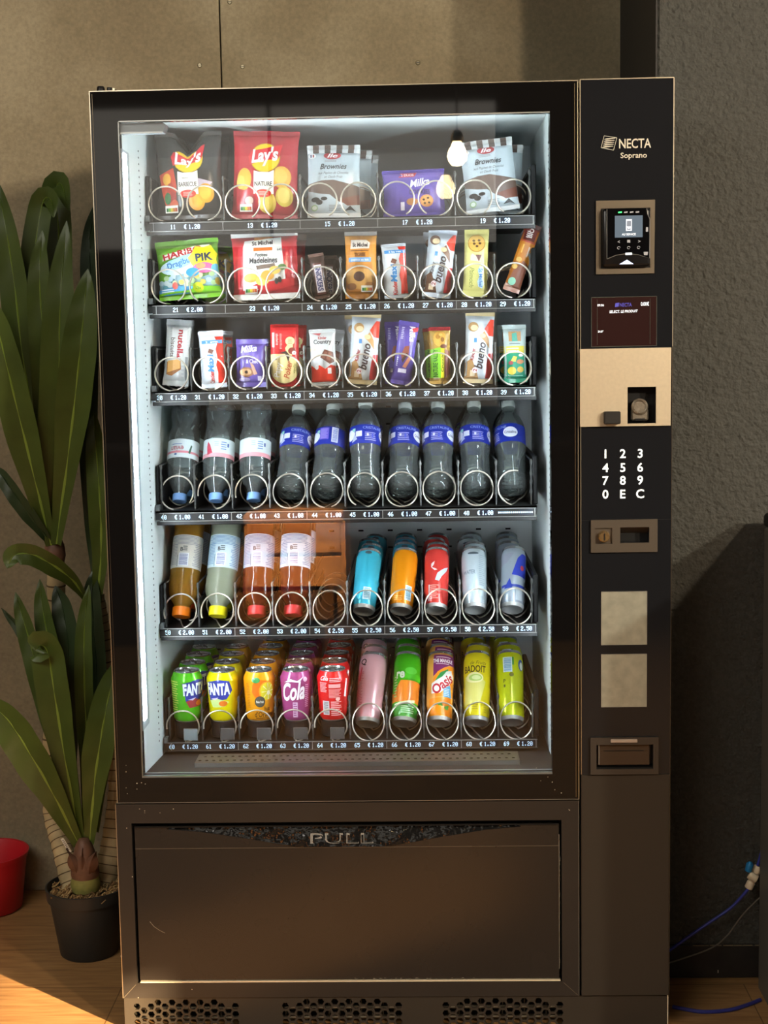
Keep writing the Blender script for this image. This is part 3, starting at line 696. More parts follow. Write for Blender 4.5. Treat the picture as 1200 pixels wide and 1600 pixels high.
# ------------------------------------------------------------------ goods: builders
def place(x, y, z, roll=0.0, lean=0.0, yaw=0.0):
    return Matrix.Translation((x, y, z)) @ Matrix.Rotation(radians(-lean), 4, 'X') @ Matrix.Rotation(radians(roll), 4, 'Y') @ Matrix.Rotation(radians(yaw), 4, 'Z')
def pillow(w, h, t, seed=0, sh=9, notch=None, box=False, wr=1.0):
    rr = random.Random(seed); ph = [rr.random() * 6.28 for _ in range(8)]; k1 = 2.5 + rr.random() * 1.5
    def S(x, y, o=0.0, side=-1):
        u = max(-1, min(1, x / (w / 2))); s = max(0.0, min(1.0, (y - sh) / (h - 2 * sh)))
        gy = (4 * s * (1 - s)) ** (0.30 if box else 0.42); gx = max(0.0, 1 - abs(u) ** (7 if box else 2.6)) ** 0.6
        d0 = max(0, y - sh); d1 = max(0, h - sh - y)
        wv = (cos(u * 9 + ph[0]) + .6 * cos(u * 17 + ph[1])) * math.exp(-d1 / 14) + (cos(u * 8 + ph[2]) + .6 * cos(u * 15 + ph[3])) * math.exp(-d0 / 12)
        wv += .5 * sin(u * 4 * k1 + s * 5 + ph[4]) + .4 * sin(s * 13 + u * 3 + ph[5])
        th = t / 2 * gx * gy + wr * .55 * wv * gx * (0.35 if box else 1)
        if s <= 0 or s >= 1: th = 0.5 + wr * .5 * cos(u * 6 + ph[6]) * 0.6 * gx; yy = side * 0.4 - (wr * 1.1 * sin(u * 5 + ph[7]) if not box else 0)
        else: yy = side * max(0.5, th) - 0
        xs = x * (1 - (0.0 if box else 0.07) * gy * (t / w if t / w < 1 else 1) * 2.0)
        z = y
        if notch: z -= notch[1] * max(0.0, 1 - abs(x - notch[0]) / notch[2]) * max(0.0, (y / h - .55) / .45)
        return ((xs) / 1000, (yy - o if side < 0 else yy + o) / 1000, z / 1000)
    return S
def bag(name, label, cat, T, w, h, t, base, ops=(), seal=None, seed=1, sh=9, notch=None, box=False, group=None, back=None, seal_ops=(), bottom=None, wr=1.0):
    S = pillow(w, h, t, seed, sh, notch, box, wr); root = thing(name, label, cat, group, T)
    nx, ny = 16, 18; mb = MB(); m = foil(base); mbk = foil(back) if back else m
    for side, mm in ((-1, m), (1, mbk)):
        vs = [S(-w / 2 + w * i / nx, sh + (h - 2 * sh) * j / ny, 0, side) for j in range(ny + 1) for i in range(nx + 1)]
        mb.add(vs, [(j * (nx + 1) + i, j * (nx + 1) + i + 1, (j + 1) * (nx + 1) + i + 1, (j + 1) * (nx + 1) + i) for j in range(ny) for i in range(nx)], mm)
    art(mb, ops, S, clip=(-w / 2 + .3, w / 2 - .3, sh + .2, h - sh - .2)); mb.build('wrapper', root, ang=60)
    for nm, ya, yb, cc in (('top_seal', h - sh, h, seal or base), ('bottom_seal', 0, sh, bottom or seal or base)):
        sb = MB(); n = 7; vs = []
        for side in (-1, 1):
            for j in range(n):
                yy = ya + (yb - ya) * j / (n - 1)
                for i in range(nx + 1):
                    p = S(-w / 2 + w * i / nx, yy, 0, side); vs.append((p[0], p[1] + (0.0004 if j % 2 else -0.0004), p[2] + (0.0006 * (i % 2) if (j == n - 1 and nm == 'top_seal') else 0)))
        fs = [(q + j * (nx + 1) + i, q + j * (nx + 1) + i + 1, q + (j + 1) * (nx + 1) + i + 1, q + (j + 1) * (nx + 1) + i) for q in (0, n * (nx + 1)) for j in range(n - 1) for i in range(nx)]
        sb.add(vs, fs, foil(cc))
        if nm == 'top_seal' and seal_ops: art(sb, seal_ops, S, o0=.6, clip=(-w / 2 + .3, w / 2 - .3, 0, h))
        sb.build(nm, root, ang=60)
    return root
def interp(prof, y):
    for (ra, za), (rb, zb) in zip(prof, prof[1:]):
        if za <= y <= zb and zb > za: return ra + (rb - ra) * (y - za) / (zb - za)
    return prof[-1][0] if y > prof[-1][1] else prof[0][0]
def round_S(prof, rref, rot=0.0):
    def S(x, y, o=0.0):
        a = x / rref + radians(rot); r = interp(prof, y) + o; return (r * sin(a) / 1000, -r * cos(a) / 1000, y / 1000)
    return S
mm_ = lambda p: [(r / 1000, z / 1000) for r, z in p]
ALU = mat('can_metal', (188, 190, 190), 0.25, 0.85); ALB = mat('can_base_metal', (176, 178, 176), 0.42, 0.45)
def can(label, T, base, ops, slim=False, rot=0, group=None, rim='', h=None, r=None, cat='drink can', bands=()):
    root = thing('slim_drink_can' if slim else 'drink_can', label, cat, group, T)
    if slim:
        H = h or 156; Rr = r or 29; rb = Rr * .93
        prof = [(rb * .97, 8), (rb, 12), (rb * 1.01, 40), (Rr, H - 22), (Rr * .985, H - 17), (Rr * .88, H - 6)]; top = Rr * .88
        bot = [(0, 7), (rb * .55, 5.6), (rb * .78, 1.6), (rb * .84, 0.1), (rb * .90, .4), (rb * .985, 7), (rb * .97, 8)]
    else:
        H = 108; Rr = 33.4; rb = Rr * .86
        prof = [(rb * .90, 3), (rb, 8), (rb * 1.02, 20), (Rr * .985, H - 26), (Rr, H - 20), (Rr * .985, H - 16), (Rr * .80, H - 3)]; top = Rr * .80
        bot = [(0, 7), (rb * .6, 5), (rb * .76, .3), (rb * .82, 0), (rb * .90, 3)]
    mb = MB(); mb.lathe(mm_(prof), paint(base), 40)
    S = round_S(prof, Rr, rot)
    art(mb, ops, S, cell=4.0, o0=.12, dl=.07, clip=(-96, 96, prof[0][1] + .5, H - 6), rough=.25)
    mb.build('body', root, ang=50)
    ld_ = MB(); ld_.lathe(mm_([(top, prof[-1][1]), (top + .5, H - 1), (top - .3, H), (top - 1.6, H - .6), (top - 2.6, H - 4), (top - 5, H - 3.4), (0, H - 3.4)]), ALU if not rim else paint(rim), 40)
    l_ = ld_.build('lid', root, label='silver lid' if not rim else None)
    tb = MB(); tb.tube([(.0065 * cos(a), .009 + .0085 * sin(a), (H - 2.3) / 1000) for a in [k * pi / 8 for k in range(17)]], .0011, ALU, 6); tb.box(-.004, .004, -.002, .004, (H - 3.2) / 1000, (H - 1.8) / 1000, ALU)
    tb.plate([(-.006, -.016), (.006, -.016), (.008, -.008), (.004, -.003), (-.004, -.003), (-.008, -.008)], [], (H - 3.35) / 1000, (H - 3.15) / 1000, mat('can_mouth', (120, 122, 122), .3, .8), Matrix(((1, 0, 0, 0), (0, 0, 1, 0), (0, 1, 0, 0), (0, 0, 0, 1))))
    tb.build('pull_tab', l_)
    bb_ = MB(); bb_.lathe(mm_(bot), ALB, 40); bb_.build('base', root, label='bare silver base')
    return root
def bottle(label, T, prof, liquid, cap, capr, caph, lab, ops, name='drink_bottle', cat='bottle', inverted=False, rot=0, rref=32, ridge=True, labcol='ffffff', group=None):
    root = thing(name, label, cat, group, T); H = prof[-1][1] + caph
    F = Matrix.Translation((0, 0, H / 1000)) @ Matrix.Rotation(pi, 4, 'Y') if inverted else None
    mb = MB(); mb.lathe(mm_([(0, prof[0][1])] + prof + [(0, prof[-1][1])]), liquid, 40, F)
    mb.build('body', root, ang=50)
    c = MB(); z0 = prof[-1][1] - 1; n = 48; vs = []
    for k, (rr, zz) in enumerate([(capr * .98, z0), (capr, z0 + 1), (capr, z0 + caph - 2), (capr * .94, z0 + caph)]):
        for i in range(n): q = (rr + (.35 if (i % 2 and k in (1, 2) and ridge) else 0)) / 1000; vs.append((q * cos(2 * pi * i / n), q * sin(2 * pi * i / n), zz / 1000))
    fs = [(k * n + i, k * n + (i + 1) % n, (k + 1) * n + (i + 1) % n, (k + 1) * n + i) for k in range(3) for i in range(n)] + [list(range(3 * n, 4 * n)), list(range(n))[::-1]]
    c.add(vs, fs, cap, F); c.build('cap', root)
    if lab:
        l = MB(); S0 = round_S(prof, rref, rot)
        S = (lambda x, y, o=0: tuple(F @ Vector(S0(x, y, o)))) if F else S0
        W = pi * rref
        full = [('R', -W, lab[0], W, lab[1], labcol)] if labcol else []
        art(l, full + ops, S, cell=4.0, o0=.25, dl=.1, clip=(-W, W, lab[0], lab[1]), rough=.35)
        l.build('label', root, ang=50)
    return root
ORD = ['', 'second', 'third', 'fourth', 'fifth', 'sixth']
GRP = {'1': 'snack bags on the top shelf', '2': 'snacks on the second shelf', '3': 'snacks on the third shelf', '4': 'water bottles on the fourth shelf', '5': 'drinks on the fifth shelf', '6': 'drink cans on the bottom shelf'}
def stock(make, desc, slot, T0, n, dy=.0795, group=None, jit=2.0, dx=0.0, rolls=None):
    """one article at the front of a slot and n-1 behind it"""
    rr = random.Random(int(slot)); t = make(desc + ', frontmost of its row' if n > 1 else desc, T0); t['group'] = GRP[slot[0]]
    for k in range(1, n):
        D = Matrix.Translation((dx * k + (rr.random() - .5) * .002 * jit, dy * k, 0))
        Rl = Matrix.Rotation(radians((rr.random() - .5) * 2 * jit if rolls is None else rolls[k - 1]), 4, 'Y') @ Matrix.Rotation(radians((rr.random() - .5) * 12 * jit), 4, 'Z') if rolls is None else Matrix.Rotation(radians(rolls[k - 1]), 4, 'Y')
        copy_tree(t, D @ T0 @ Rl, '%s, %s from the front' % (desc, ORD[k]))
    return t
PYR = [335]
def X_(px, Y=.275): return U(px, PYR[0], Y).x
FL_ = [z + .0172 - (.0065 if i > 3 else 0) for i, z in enumerate(ROWZ)]
NS = lambda x, y, s=1: [('R', x, y, x + 27 * s, y + 14 * s, 'f2f0ea')] + [('R', x + (2 + 4.7 * i) * s, y + 2.5 * s, x + (6.4 + 4.7 * i) * s, y + 9 * s, c) for i, c in enumerate(('1f7d4a', '7db73e', 'e8cf3a', 'df8a3a', 'd05a3a'))]

# ------------------------------------------------------------------ top shelf
def lays(base, flav, sub, chips):
    o = [('P', [(-62, 88), (-30, 100), (-24, 62), (-30, 20), (-48, 22), (-56, 50)], 'c8452c' if base != 'b32a34' else 'd9a23c')] if base != 'b32a34' else [('E', -42, 76, 16, 22, 'd8a638'), ('E', -50, 70, 9, 14, 'e6bc5a')]
    if base != 'b32a34':
        o += [('E', -45, 78, 9, 12, 'e0a53a'), ('E', -38, 60, 8, 10, 'b23a28'), ('E', -33, 42, 8, 12, 'a02f26'), ('E', -44, 40, 7, 12, '2f6a3c'), ('E', -30, 28, 8, 9, 'c85a35'), ('P', [(20, 78), (52, 70), (40, 58), (22, 60)], 'b8a8b4')]
    else:
        o += [('E', 38, 80, 20, 22, 'd8a236'), ('E', 36, 82, 14, 15, 'e3b856'), ('E', -30, 32, 13, 12, '8e2430'), ('E', -30, 33, 9, 8, 'd7b3a0')]
    o += chips
    o += [('E', 2, 118, 32, 30, 'b8901e'), ('E', 2, 118, 30.5, 28.5, 'f0c21c'), ('P', [(-34, 122), (-28, 132), (0, 137), (38, 146), (33, 124), (30, 116), (0, 112), (-30, 104)], 'd0202c'),
          ('T', "Lay's", 1, 124, 26, 'f7f4ee', dict(w=58, bold=.07, shear=.25, rot=6)),
          ('P', [(-21, 92), (-10, 89), (12, 89), (22, 93), (22, 46), (-21, 46)], 'efe9d8'), ('T', flav, 0, 66, 8.5, '3a2a26', dict(w=38, bold=.05)), ('T', sub, -4, 79, 4, '7a6a60', dict(bold=.02)),
          ('E', 0, 47, 17, 8, 'cf3324'), ('L', -10, 43, 11, 51, 3, 'eac0b0')]
    return o + NS(-50, 12)
Y1 = .2705
c11 = [('E', 17, 33, 17, 18, 'd98f20'), ('E', 16, 34, 13, 14, 'e6a734'), ('E', 37, 48, 17, 19, 'dd9626'), ('E', 36, 50, 12, 14, 'e9b040')]
c13 = [('E', 8, 30, 19, 21, 'd8b648'), ('E', 6, 31, 14, 16, 'e6cb64'), ('E', 44, 42, 18, 20, 'd9bc4a'), ('E', 43, 44, 13, 15, 'e8d070')]
stock(lambda l, T: bag('crisp_bag', l, 'crisps', T, 137, 176, 50, '35322f', lays('35322f', 'BARBECUE', 'saveur', c11), seed=3, notch=(2, 42, 30), wr=1.6, seal='46423e'), 'black crisp bag with its top edge folded into a V', '11', place(X_(298, Y1), Y1, FL_[0] + .002, -1, 5), 2, dy=.0795, rolls=[2])
stock(lambda l, T: bag('crisp_bag', l, 'crisps', T, 136, 176, 50, 'b32a34', lays('b32a34', 'NATURE', '', c13), seed=8, wr=1.9, seal='a8323a'), 'bright red crisp bag with yellow crisps pictured', '13', place(X_(413, Y1), Y1, FL_[0], 2.5, 5, -3), 2, dy=.0795, rolls=[-3])
def brown_ops(w, h):
    o = [('P', [(-w / 2, 52), (-w / 2, 66), (-25, 72), (0, 73), (20, 68), (w / 2, 60), (w / 2, 30), (30, 24), (10, 30), (-8, 44), (-30, 46)], '6e5a50'), ('P', [(10, 34), (w / 2, 44), (w / 2, 24), (28, 22)], '7d4a3a'),
         ('E', -38, 34, 9, 5, '2b2b2b'), ('E', -30, 29, 7, 5, '3a3836'), ('E', -20, 36, 7, 3.5, '2e2c2c'), ('P', [(22, 12), (34, 22), (46, 10), (36, 14)], '333130'), ('E', -40, 18, 7, 6, '9cc08a'), ('E', -40, 18, 5, 4, 'dfe8dd'), ('L', -10, 12, 16, 24, 4, '8a8a88'),
         ('T', 'Brownies', 0, 100, 11, '2c2a2a', dict(w=56, bold=.02, shear=.35)), ('T', 'aux Pepites de Chocolat', 0, 87, 5, '5a5a58', dict(w=64, bold=0, shear=.4)), ('T', 'et Oeufs Frais', 0, 79, 5, '5a5a58', dict(w=38, bold=0, shear=.4)),
         ('E', -2, 122, 18, 7.5, 'b02a34'), ('T', 'Brossard', -2, 122, 6, 'f2e8e8', dict(w=28, bold=.05, shear=.3)), ('E', -44, 122, 8, 5.5, 'eef0f0'), ('R', -48, 119, -45, 125, '34406a'), ('R', -43, 119, -40, 125, 'a03038'), ('L', -18, 108, 16, 113, 2, '9a9a9a')]
    o = [q for q in o if not (q[0] == 'T' and q[1] == 'Brossard')] + [('T', 'Ile', -2, 122, 8, 'f2e8e8', dict(w=22, bold=.05, shear=.3))]
    o += [('R', -w / 2 + k * w / 9, h - 18, -w / 2 + (k + 1) * w / 9, h - 9, '5c4a42' if k % 2 else 'e4e6e6') for k in range(9)]
    return o
st9 = lambda w, h: [('R', -w / 2 + k * w / 9, h - 9, -w / 2 + (k + 1) * w / 9, h, '5c4a42') for k in (1, 3, 5, 7)]
def brownie(l, T): return bag('brownie_bag', l, 'cake bag', T, 108, 145, 30, 'c3cfd4', brown_ops(108, 145), seed=5, wr=1.1, seal='dcdedc', seal_ops=st9(108, 145))
stock(brownie, 'pale blue striped-top cake bag left of the purple cookie bag', '15', place(X_(522, Y1), Y1, FL_[0], 0.5, 5), 3, dy=.0795, dx=.017, rolls=[1, 0])
stock(brownie, 'pale blue striped-top cake bag right of the purple cookie bag', '19', place(X_(771, Y1), Y1, FL_[0] + .005, -6, 5), 2, dy=.0795, dx=.010, rolls=[7])
milk = [('R', -60, 70, 60, 84, '6a54a4'), ('P', [(-30, 76), (-26, 86), (8, 86), (2, 76)], 'c8323c'), ('T', '2 DUOS', -12, 80.5, 5, 'f4eeee', dict(w=26, bold=.05)), ('P', [(-40, 18), (-34, 66), (52, 76), (54, 16)], '5c4a9c'),
        ('T', 'Milka', 12, 64, 15, 'f3f1f8', dict(w=42, bold=.04, shear=.35, rot=8)), ('T', 'COOKIES', 12, 45, 9, '2c2440', dict(w=44, bold=.05)), ('E', 26, 27, 14, 12, 'c9894a'), ('E', 26, 28, 11, 9, 'd69a58'), ('E', -4, 26, 12, 7, 'b5793f'), ('E', 20, 29, 2.6, 2, '40281e'), ('E', 29, 32, 2.6, 2, '40281e'), ('E', 31, 23, 2.6, 2, '40281e'), ('E', 22, 22, 2.4, 2, '40281e'), ('R', -28, 10, -20, 26, 'e9e6f0')]
stock(lambda l, T: bag('cookie_bag', l, 'cookies', T, 126, 92, 32, '5f4f9f', milk, seed=6, sh=6, wr=.9), 'low purple cookie bag with a small red corner flash', '17', place(X_(648, Y1), Y1, FL_[0], -1.5, 5), 1)

# ------------------------------------------------------------------ second shelf
Y2 = .2705; PYR[0] = 465
hari = [('P', [(-68, 10), (-68, 30), (-40, 46), (0, 52), (30, 40), (70, 50), (70, 16), (20, 16)], '8fb4c0'), ('P', [(-64, 92), (-10, 108), (20, 106), (0, 86), (-60, 74)], '79b636')] + \
       [('E', random.Random(i).uniform(-60, 62), random.Random(i + 50).uniform(20, 48), 6, 5, random.Random(i + 9).choice(['5f9aa8', 'a9c890', 'd8dcb0', '7aa35a', 'c7d8d8', 'd5bb5a', '4f8a96', 'b8d4de'])) for i in range(34)] + \
       [('E', -22, 62, 36, 15, 'cfe6ee'), ('P', [(-46, 56), (-40, 76), (20, 92), (24, 74), (-10, 60)], '9fd0e6'), ('T', 'Dragibus', -14, 72, 12, '2f6fb0', dict(w=56, bold=.05, rot=14)),
        ('P', [(-52, 78), (-48, 90), (-20, 94), (0, 100), (20, 104), (50, 106), (48, 96), (20, 92), (-10, 84)], 'e9ece0'), ('T', 'HARIBO', -8, 92, 12, 'b5242c', dict(w=84, bold=.07, rot=10)),
        ('P', [(12, 64), (4, 80), (14, 90), (20, 103), (38, 100), (52, 104), (60, 92), (70, 86), (62, 74), (66, 62), (46, 60), (30, 56)], 'e8d81c'), ('T', 'PIK', 38, 80, 15, '2a3350', dict(w=36, bold=.08, rot=4)),
        ('E', 36, 58, 22, 11, 'd45c92'), ('E', 30, 62, 10, 6, 'e59a6a'), ('E', 12, 50, 14, 9, '2a8cc4'), ('E', 60, 56, 9, 9, '58b0cc'), ('E', 62, 30, 6, 8, 'a8902c'),
        ('P', [(-70, 8), (-70, 20), (-20, 25), (10, 22), (0, 10)], '4ea2dc'), ('P', [(-68, 8), (-66, 14), (0, 16), (20, 22), (70, 20), (70, 8)], '7cc22c'), ('E', 20, 20, 11, 10, 'b9cf1c'), ('T', '-3x', 20, 19, 6, '3c6a20', dict(bold=.05)), ('E', -28, 26, 6, 7, 'd2574a'), ('L', -58, 14, -20, 22, 2, 'dff0f6')]
stock(lambda l, T: bag('candy_bag', l, 'sweets', T, 130, 120, 44, '6faa30', hari, seed=12, wr=1.5, seal='78bc34', bottom='86cc30'), 'lime green sweets bag with a yellow starburst', '21', place(X_(299, Y2), Y2, FL_[1] + .006, -4, 5), 2, dy=.0795, rolls=[13], dx=.002)
mad = [('P', [(-48, 8), (-44, 106), (-40, 118), (36, 124), (42, 60), (44, 26), (-20, 18)], 'dcdcd6'), ('P', [(-72, 10), (-60, 8), (-20, 30), (68, 42), (70, 28), (0, 12)], 'c02a30'), ('P', [(-20, 110), (18, 112), (18, 128), (-20, 128)], 'dd8434'),
       ('P', [(-30, 104), (-26, 118), (20, 122), (22, 107)], 'f2ede4'), ('T', "St Michel", -3, 113, 8.5, '34282a', dict(w=44, bold=.07, rot=2)), ('R', -22, 96, 18, 103, 'd7702c'), ('T', 'Petites', -6, 88, 7, '3c3c40', dict(bold=.03, shear=.2)), ('T', 'Madeleines', -2, 77, 12, '34343a', dict(w=60, bold=.04, shear=.1)),
       ('P', [(-18, 66), (22, 70), (24, 62), (-16, 58)], '6a5a50'), ('T', '645 g', 36, 98, 5, '50504e'), ('E', -30, 42, 15, 9, 'd29a3c'), ('E', -28, 44, 11, 6, 'e2b352'), ('E', -6, 36, 14, 10, 'e0b95e'), ('E', 6, 46, 14, 10, 'c99440'), ('E', 22, 56, 12, 8, 'dcb058'), ('E', 38, 62, 9, 6, '4f7a3c'), ('E', 24, 34, 4, 6, '3a3a36'), ('E', 31, 37, 4, 6, '3a3a36')] + NS(-44, 12)
stock(lambda l, T: bag('cake_bag', l, 'cakes', T, 137, 139, 46, 'b42830', mad, seed=15, wr=1.3, seal='e2e2dc', sh=12), 'red and white cake bag with little golden cakes pictured', '23', place(X_(417, Y2), Y2, FL_[1] + .002, -1.5, 5), 2, dy=.0795, rolls=[3], dx=.003)
def barops(*o): return list(o)
snick = [('P', [(-9, 8), (-10, 72), (9, 72), (10, 8)], '6b3f3a'), ('P', [(-8, 12), (-8, 68), (8, 68), (9, 12)], 'ece4e4'), ('P', [(-6.5, 14), (-6.5, 66), (6.8, 66), (7.5, 14)], 'd9d4dc'), ('T', 'SNICKERS', 0.3, 40, 11, '2c3470', dict(w=50, bold=.08, rot=-90))]
stock(lambda l, T: bag('chocolate_bar', l, 'snack bar', T, 32, 92, 20, '40302b', snick, seed=21, sh=6, wr=.6, seal='7a6058'), 'small dark brown bar with blue lettering on a white stripe', '24', place(X_(504, Y2), Y2, FL_[1] + .002, -8, 5), 3, dy=.0795, dx=.009, rolls=[8, 3])
tig = [('R', -33, 14, 33, 128, 'd08a30'), ('E', -2, 42, 30, 24, 'd9a55a'), ('E', -4, 44, 12, 10, '5a3c34'), ('E', -20, 24, 10, 7, '8a5a34'), ('E', 18, 26, 10, 7, 'b57a3c'), ('P', [(-22, 100), (-20, 118), (12, 118), (20, 112), (18, 100)], 'efe6da'), ('T', 'St Michel', -1, 108, 8, '3a2c2a', dict(w=32, bold=.07)),
       ('L', -22, 94, 18, 98, 1, '7a4a24'), ('T', 'TIGREE', -2, 88, 7, '5a3018', dict(w=24, bold=.06)), ('R', -26, 73, 22, 82, '6fa2d4'), ('T', 'pepites au lait', -2, 77.5, 4, 'eef4fa', dict(w=38, bold=.04)), ('L', -30, 58, 28, 68, 4, 'b8742a')] + NS(0, 13, .9)
stock(lambda l, T: bag('cake_pack', l, 'cakes', T, 66, 138, 28, 'c88a3c', tig, seed=23, sh=10, wr=1.2, seal='a8a49c', bottom='c4812c'), 'tall orange cake pack with a clear crinkled top', '25', place(X_(565, Y2), Y2, FL_[1], 0, 5), 2, dy=.0795, rolls=[-1.5])
def maxi(lab):
    return [('P', [(10, 8), (12, 30), (9, 45), (13, 60), (10, 78), (14, 90), (8, 104), (26, 104), (26, 8)], 'd6301f'), ('R', -20, 90, 24, 97, '4a90cc'), ('T', '2 barres', 2, 93.5, 4, 'e8f2fa', dict(w=26, bold=.05)), ('T', 'Maxi', -3, 50, 13, '2b7cb8', dict(w=36, bold=.06, rot=90, shear=.1)),
            ('T', 'Kinder', -2, 20, 9, 'c22a24', dict(w=27, bold=.05, rot=90)), ('P', [(-8, 72), (2, 68), (6, 76), (-4, 80)], '6e4334'), ('E', 8, 66, 4, 3, 'c8d8e6')]
stock(lambda l, T: bag('chocolate_bar', l, 'snack bar', T, 50, 110, 20, 'd3dade', maxi(1), seed=25, sh=6, wr=.6, seal='cdd6de'), 'white and red chocolate pack on the second shelf, alone in its row', '26', place(X_(620, Y2), Y2, FL_[1], -3, 5), 1)
def bueno(sealc, body='c9d3da', red='c02c30'):
    a = '6b4a38' if sealc != 'e4d2a8' else 'b98f5c'
    return [('P', [(-30, 8), (-30, 40), (-16, 50), (-4, 24), (0, 8)], a), ('R', -18, 14, -8, 26, 'e4d2b0'), ('P', [(14, 10), (16, 34), (20, 60), (30, 62), (30, 10)], red), ('P', [(10, 110), (22, 130), (30, 130), (30, 96), (20, 96)], 'd63a24'),
            ('E', -14, 114, 11, 10, a), ('E', -12, 112, 8, 6, 'e2cfa6'), ('P', [(0, 94), (10, 106), (20, 90), (22, 70), (12, 84)], a), ('E', 6, 96, 7, 5, 'dcc59a'),
            ('T', 'bueno', 2, 56, 17, '3c3034', dict(w=54, bold=.05, rot=82, shear=.2)), ('T', 'Kinder', -14, 58, 8, 'a83230' if sealc == 'e4d2a8' else '3c3236', dict(w=24, bold=.05, rot=82)), ('R', -12, 82, -6, 91, '4a88c4'), ('E', -8, 26, 6, 6, 'e8d8d8'), ('T', '2', -8, 26, 8, 'a8343c', dict(bold=.03, rot=82))]
stock(lambda l, T: bag('chocolate_bar', l, 'snack bar', T, 58, 138, 26, 'c3cfd8', bueno('cfd8de'), seed=27, wr=.8), 'tall white bar leaning right with a red upper corner', '27', place(X_(681, Y2), Y2, FL_[1], 7, 5), 2, dy=.0795, rolls=[-5])
pim = [('E', 0, 107, 18.5, 18, 'b3812f'), ('E', 0, 107.5, 17, 16.5, 'dcae52'), ('E', -6, 112, 3, 2.4, '6a4420'), ('E', 5, 113, 3, 2.4, '6a4420'), ('E', -5, 106, 3, 2.4, '6a4420'), ('E', 7, 107, 3, 2.4, '6a4420'), ('E', 1, 101, 3, 2.4, '6a4420'), ('P', [(-12, 82), (-8, 86), (4, 78), (10, 70), (4, 70), (-12, 72)], 'd9b8b0'), ('P', [(-2, 84), (12, 84), (6, 70)], '6e4a40'),
       ('T', 'Ptimoch', -8, 38, 10, '6e7a2c', dict(w=40, bold=.0, rot=-90, shear=.3)), ('P', [(6, 20), (4, 30), (8, 40), (4, 52), (8, 60), (15, 60), (17, 50), (13, 40), (18, 26), (14, 16)], 'b8daec'), ('T', 'St Michel', 11, 38, 7, '3a78b4', dict(w=36, bold=.06, rot=-90)), ('T', 'P', 2, 131, 7, 'f4f4ea', dict(bold=.05))]
stock(lambda l, T: bag('biscuit_pack', l, 'biscuits', T, 50, 138, 18, 'd3cc7c', pim, seed=29, wr=.6, sh=12), 'pale yellow biscuit pack with a round biscuit pictured', '28', place(X_(742, Y2), Y2, FL_[1], 2.5, 5), 1)
bar29 = [('R', -17, 108, 17, 140, '6e2a22'), ('T', 'BIO', 0, 124, 9, 'efe0d8', dict(w=20, bold=.06, rot=90)), ('L', -8, 112, -2, 128, 4, 'efe0d8'), ('R', -17, 104, 17, 107, 'b5483a'), ('R', -17, 60, 17, 104, 'c47a24'), ('P', [(17, 8), (17, 60), (4, 66), (-10, 40), (-14, 8)], '84503c'), ('E', -6, 66, 6, 5, 'd9b060'), ('E', -10, 50, 6, 5, 'd9b060'), ('E', -5, 20, 8, 8, '8cc4a8'), ('P', [(-17, 8), (-17, 14), (0, 10), (0, 8)], 'd8b0a0'), ('R', 6, 74, 9, 96, 'e6d4b8'), ('R', -8, 80, -5, 98, 'e8b050')]
stock(lambda l, T: bag('cereal_bar', l, 'snack bar', T, 34, 143, 16, 'a8642a', bar29, seed=31, wr=.5, sh=9, seal='5c3a30', bottom='b88a78'), 'slim orange and maroon bar tilted strongly to the right', '29', place(X_(798, Y2), Y2, FL_[1] + .009, 20, 5), 1)

# ------------------------------------------------------------------ third shelf
PYR[0] = 605
nut = [('P', [(-25, 126), (25, 126), (25, 60), (-25, 60)], 'd6d8d6'), ('T', 'nutella', 8, 86, 12, 'a8242c', dict(w=58, bold=.07, rot=-90)), ('T', 'biscuits', -9, 78, 9, '5a4640', dict(w=40, bold=.03, rot=-90)), ('P', [(-20, 22), (-20, 48), (10, 56), (12, 34), (-8, 20)], '9a6434'), ('P', [(-18, 26), (-18, 50), (9, 55), (10, 36)], 'd9a45c'), ('L', 12, 14, 20, 52, 5, 'b4b8ba'), ('R', 20, 9, 25, 60, '8c8e8e')]
stock(lambda l, T: bag('biscuit_pack', l, 'biscuits', T, 53, 136, 28, 'cdd0ce', nut, seed=33, wr=1.4, sh=12, seal='b9bcb9'), 'silvery white biscuit pack with a crumpled foil top', '30', place(X_(274, Y2), Y2, FL_[2] + .005, 5, 5), 2, dy=.0795, rolls=[-5], dx=.002)
stock(lambda l, T: bag('chocolate_bar', l, 'snack bar', T, 52, 117, 22, 'd3dade', maxi(1), seed=35, wr=.7, seal='cfd6dc'), 'white and red chocolate pack with blue strip, third shelf', '31', place(X_(335, Y2), Y2, FL_[2], -3, 5), 2, dy=.0795, rolls=[4], dx=.004)
mc = [('T', 'Milka', -4, 78, 14, 'f2eff8', dict(w=36, bold=.04, shear=.35, rot=6)), ('T', 'Choc', -8, 60, 8, '2a2030', dict(w=22, bold=.05)), ('T', '& Choc', 4, 52, 8, 'e2dff0', dict(w=26, bold=.04)), ('E', -8, 30, 16, 10, '8a5c40'), ('E', -10, 30, 13, 7, 'c49a6c'), ('E', -8, 30, 4, 3, '3a2820'), ('P', [(0, 50), (8, 44), (16, 26), (8, 24)], 'd0a48c'), ('E', -12, 15, 12, 4, 'aaa0d2'), ('R', 16, 13, 24, 22, 'dcd8ea')]
stock(lambda l, T: bag('cake_pack', l, 'cakes', T, 62, 98, 28, '6453a2', mc, seed=37, wr=1.5, sh=10), 'short purple cake pack with a crumpled top', '32', place(X_(392, Y2), Y2, FL_[2], 1, 5), 2, dy=.0795, rolls=[-2], dx=.002)
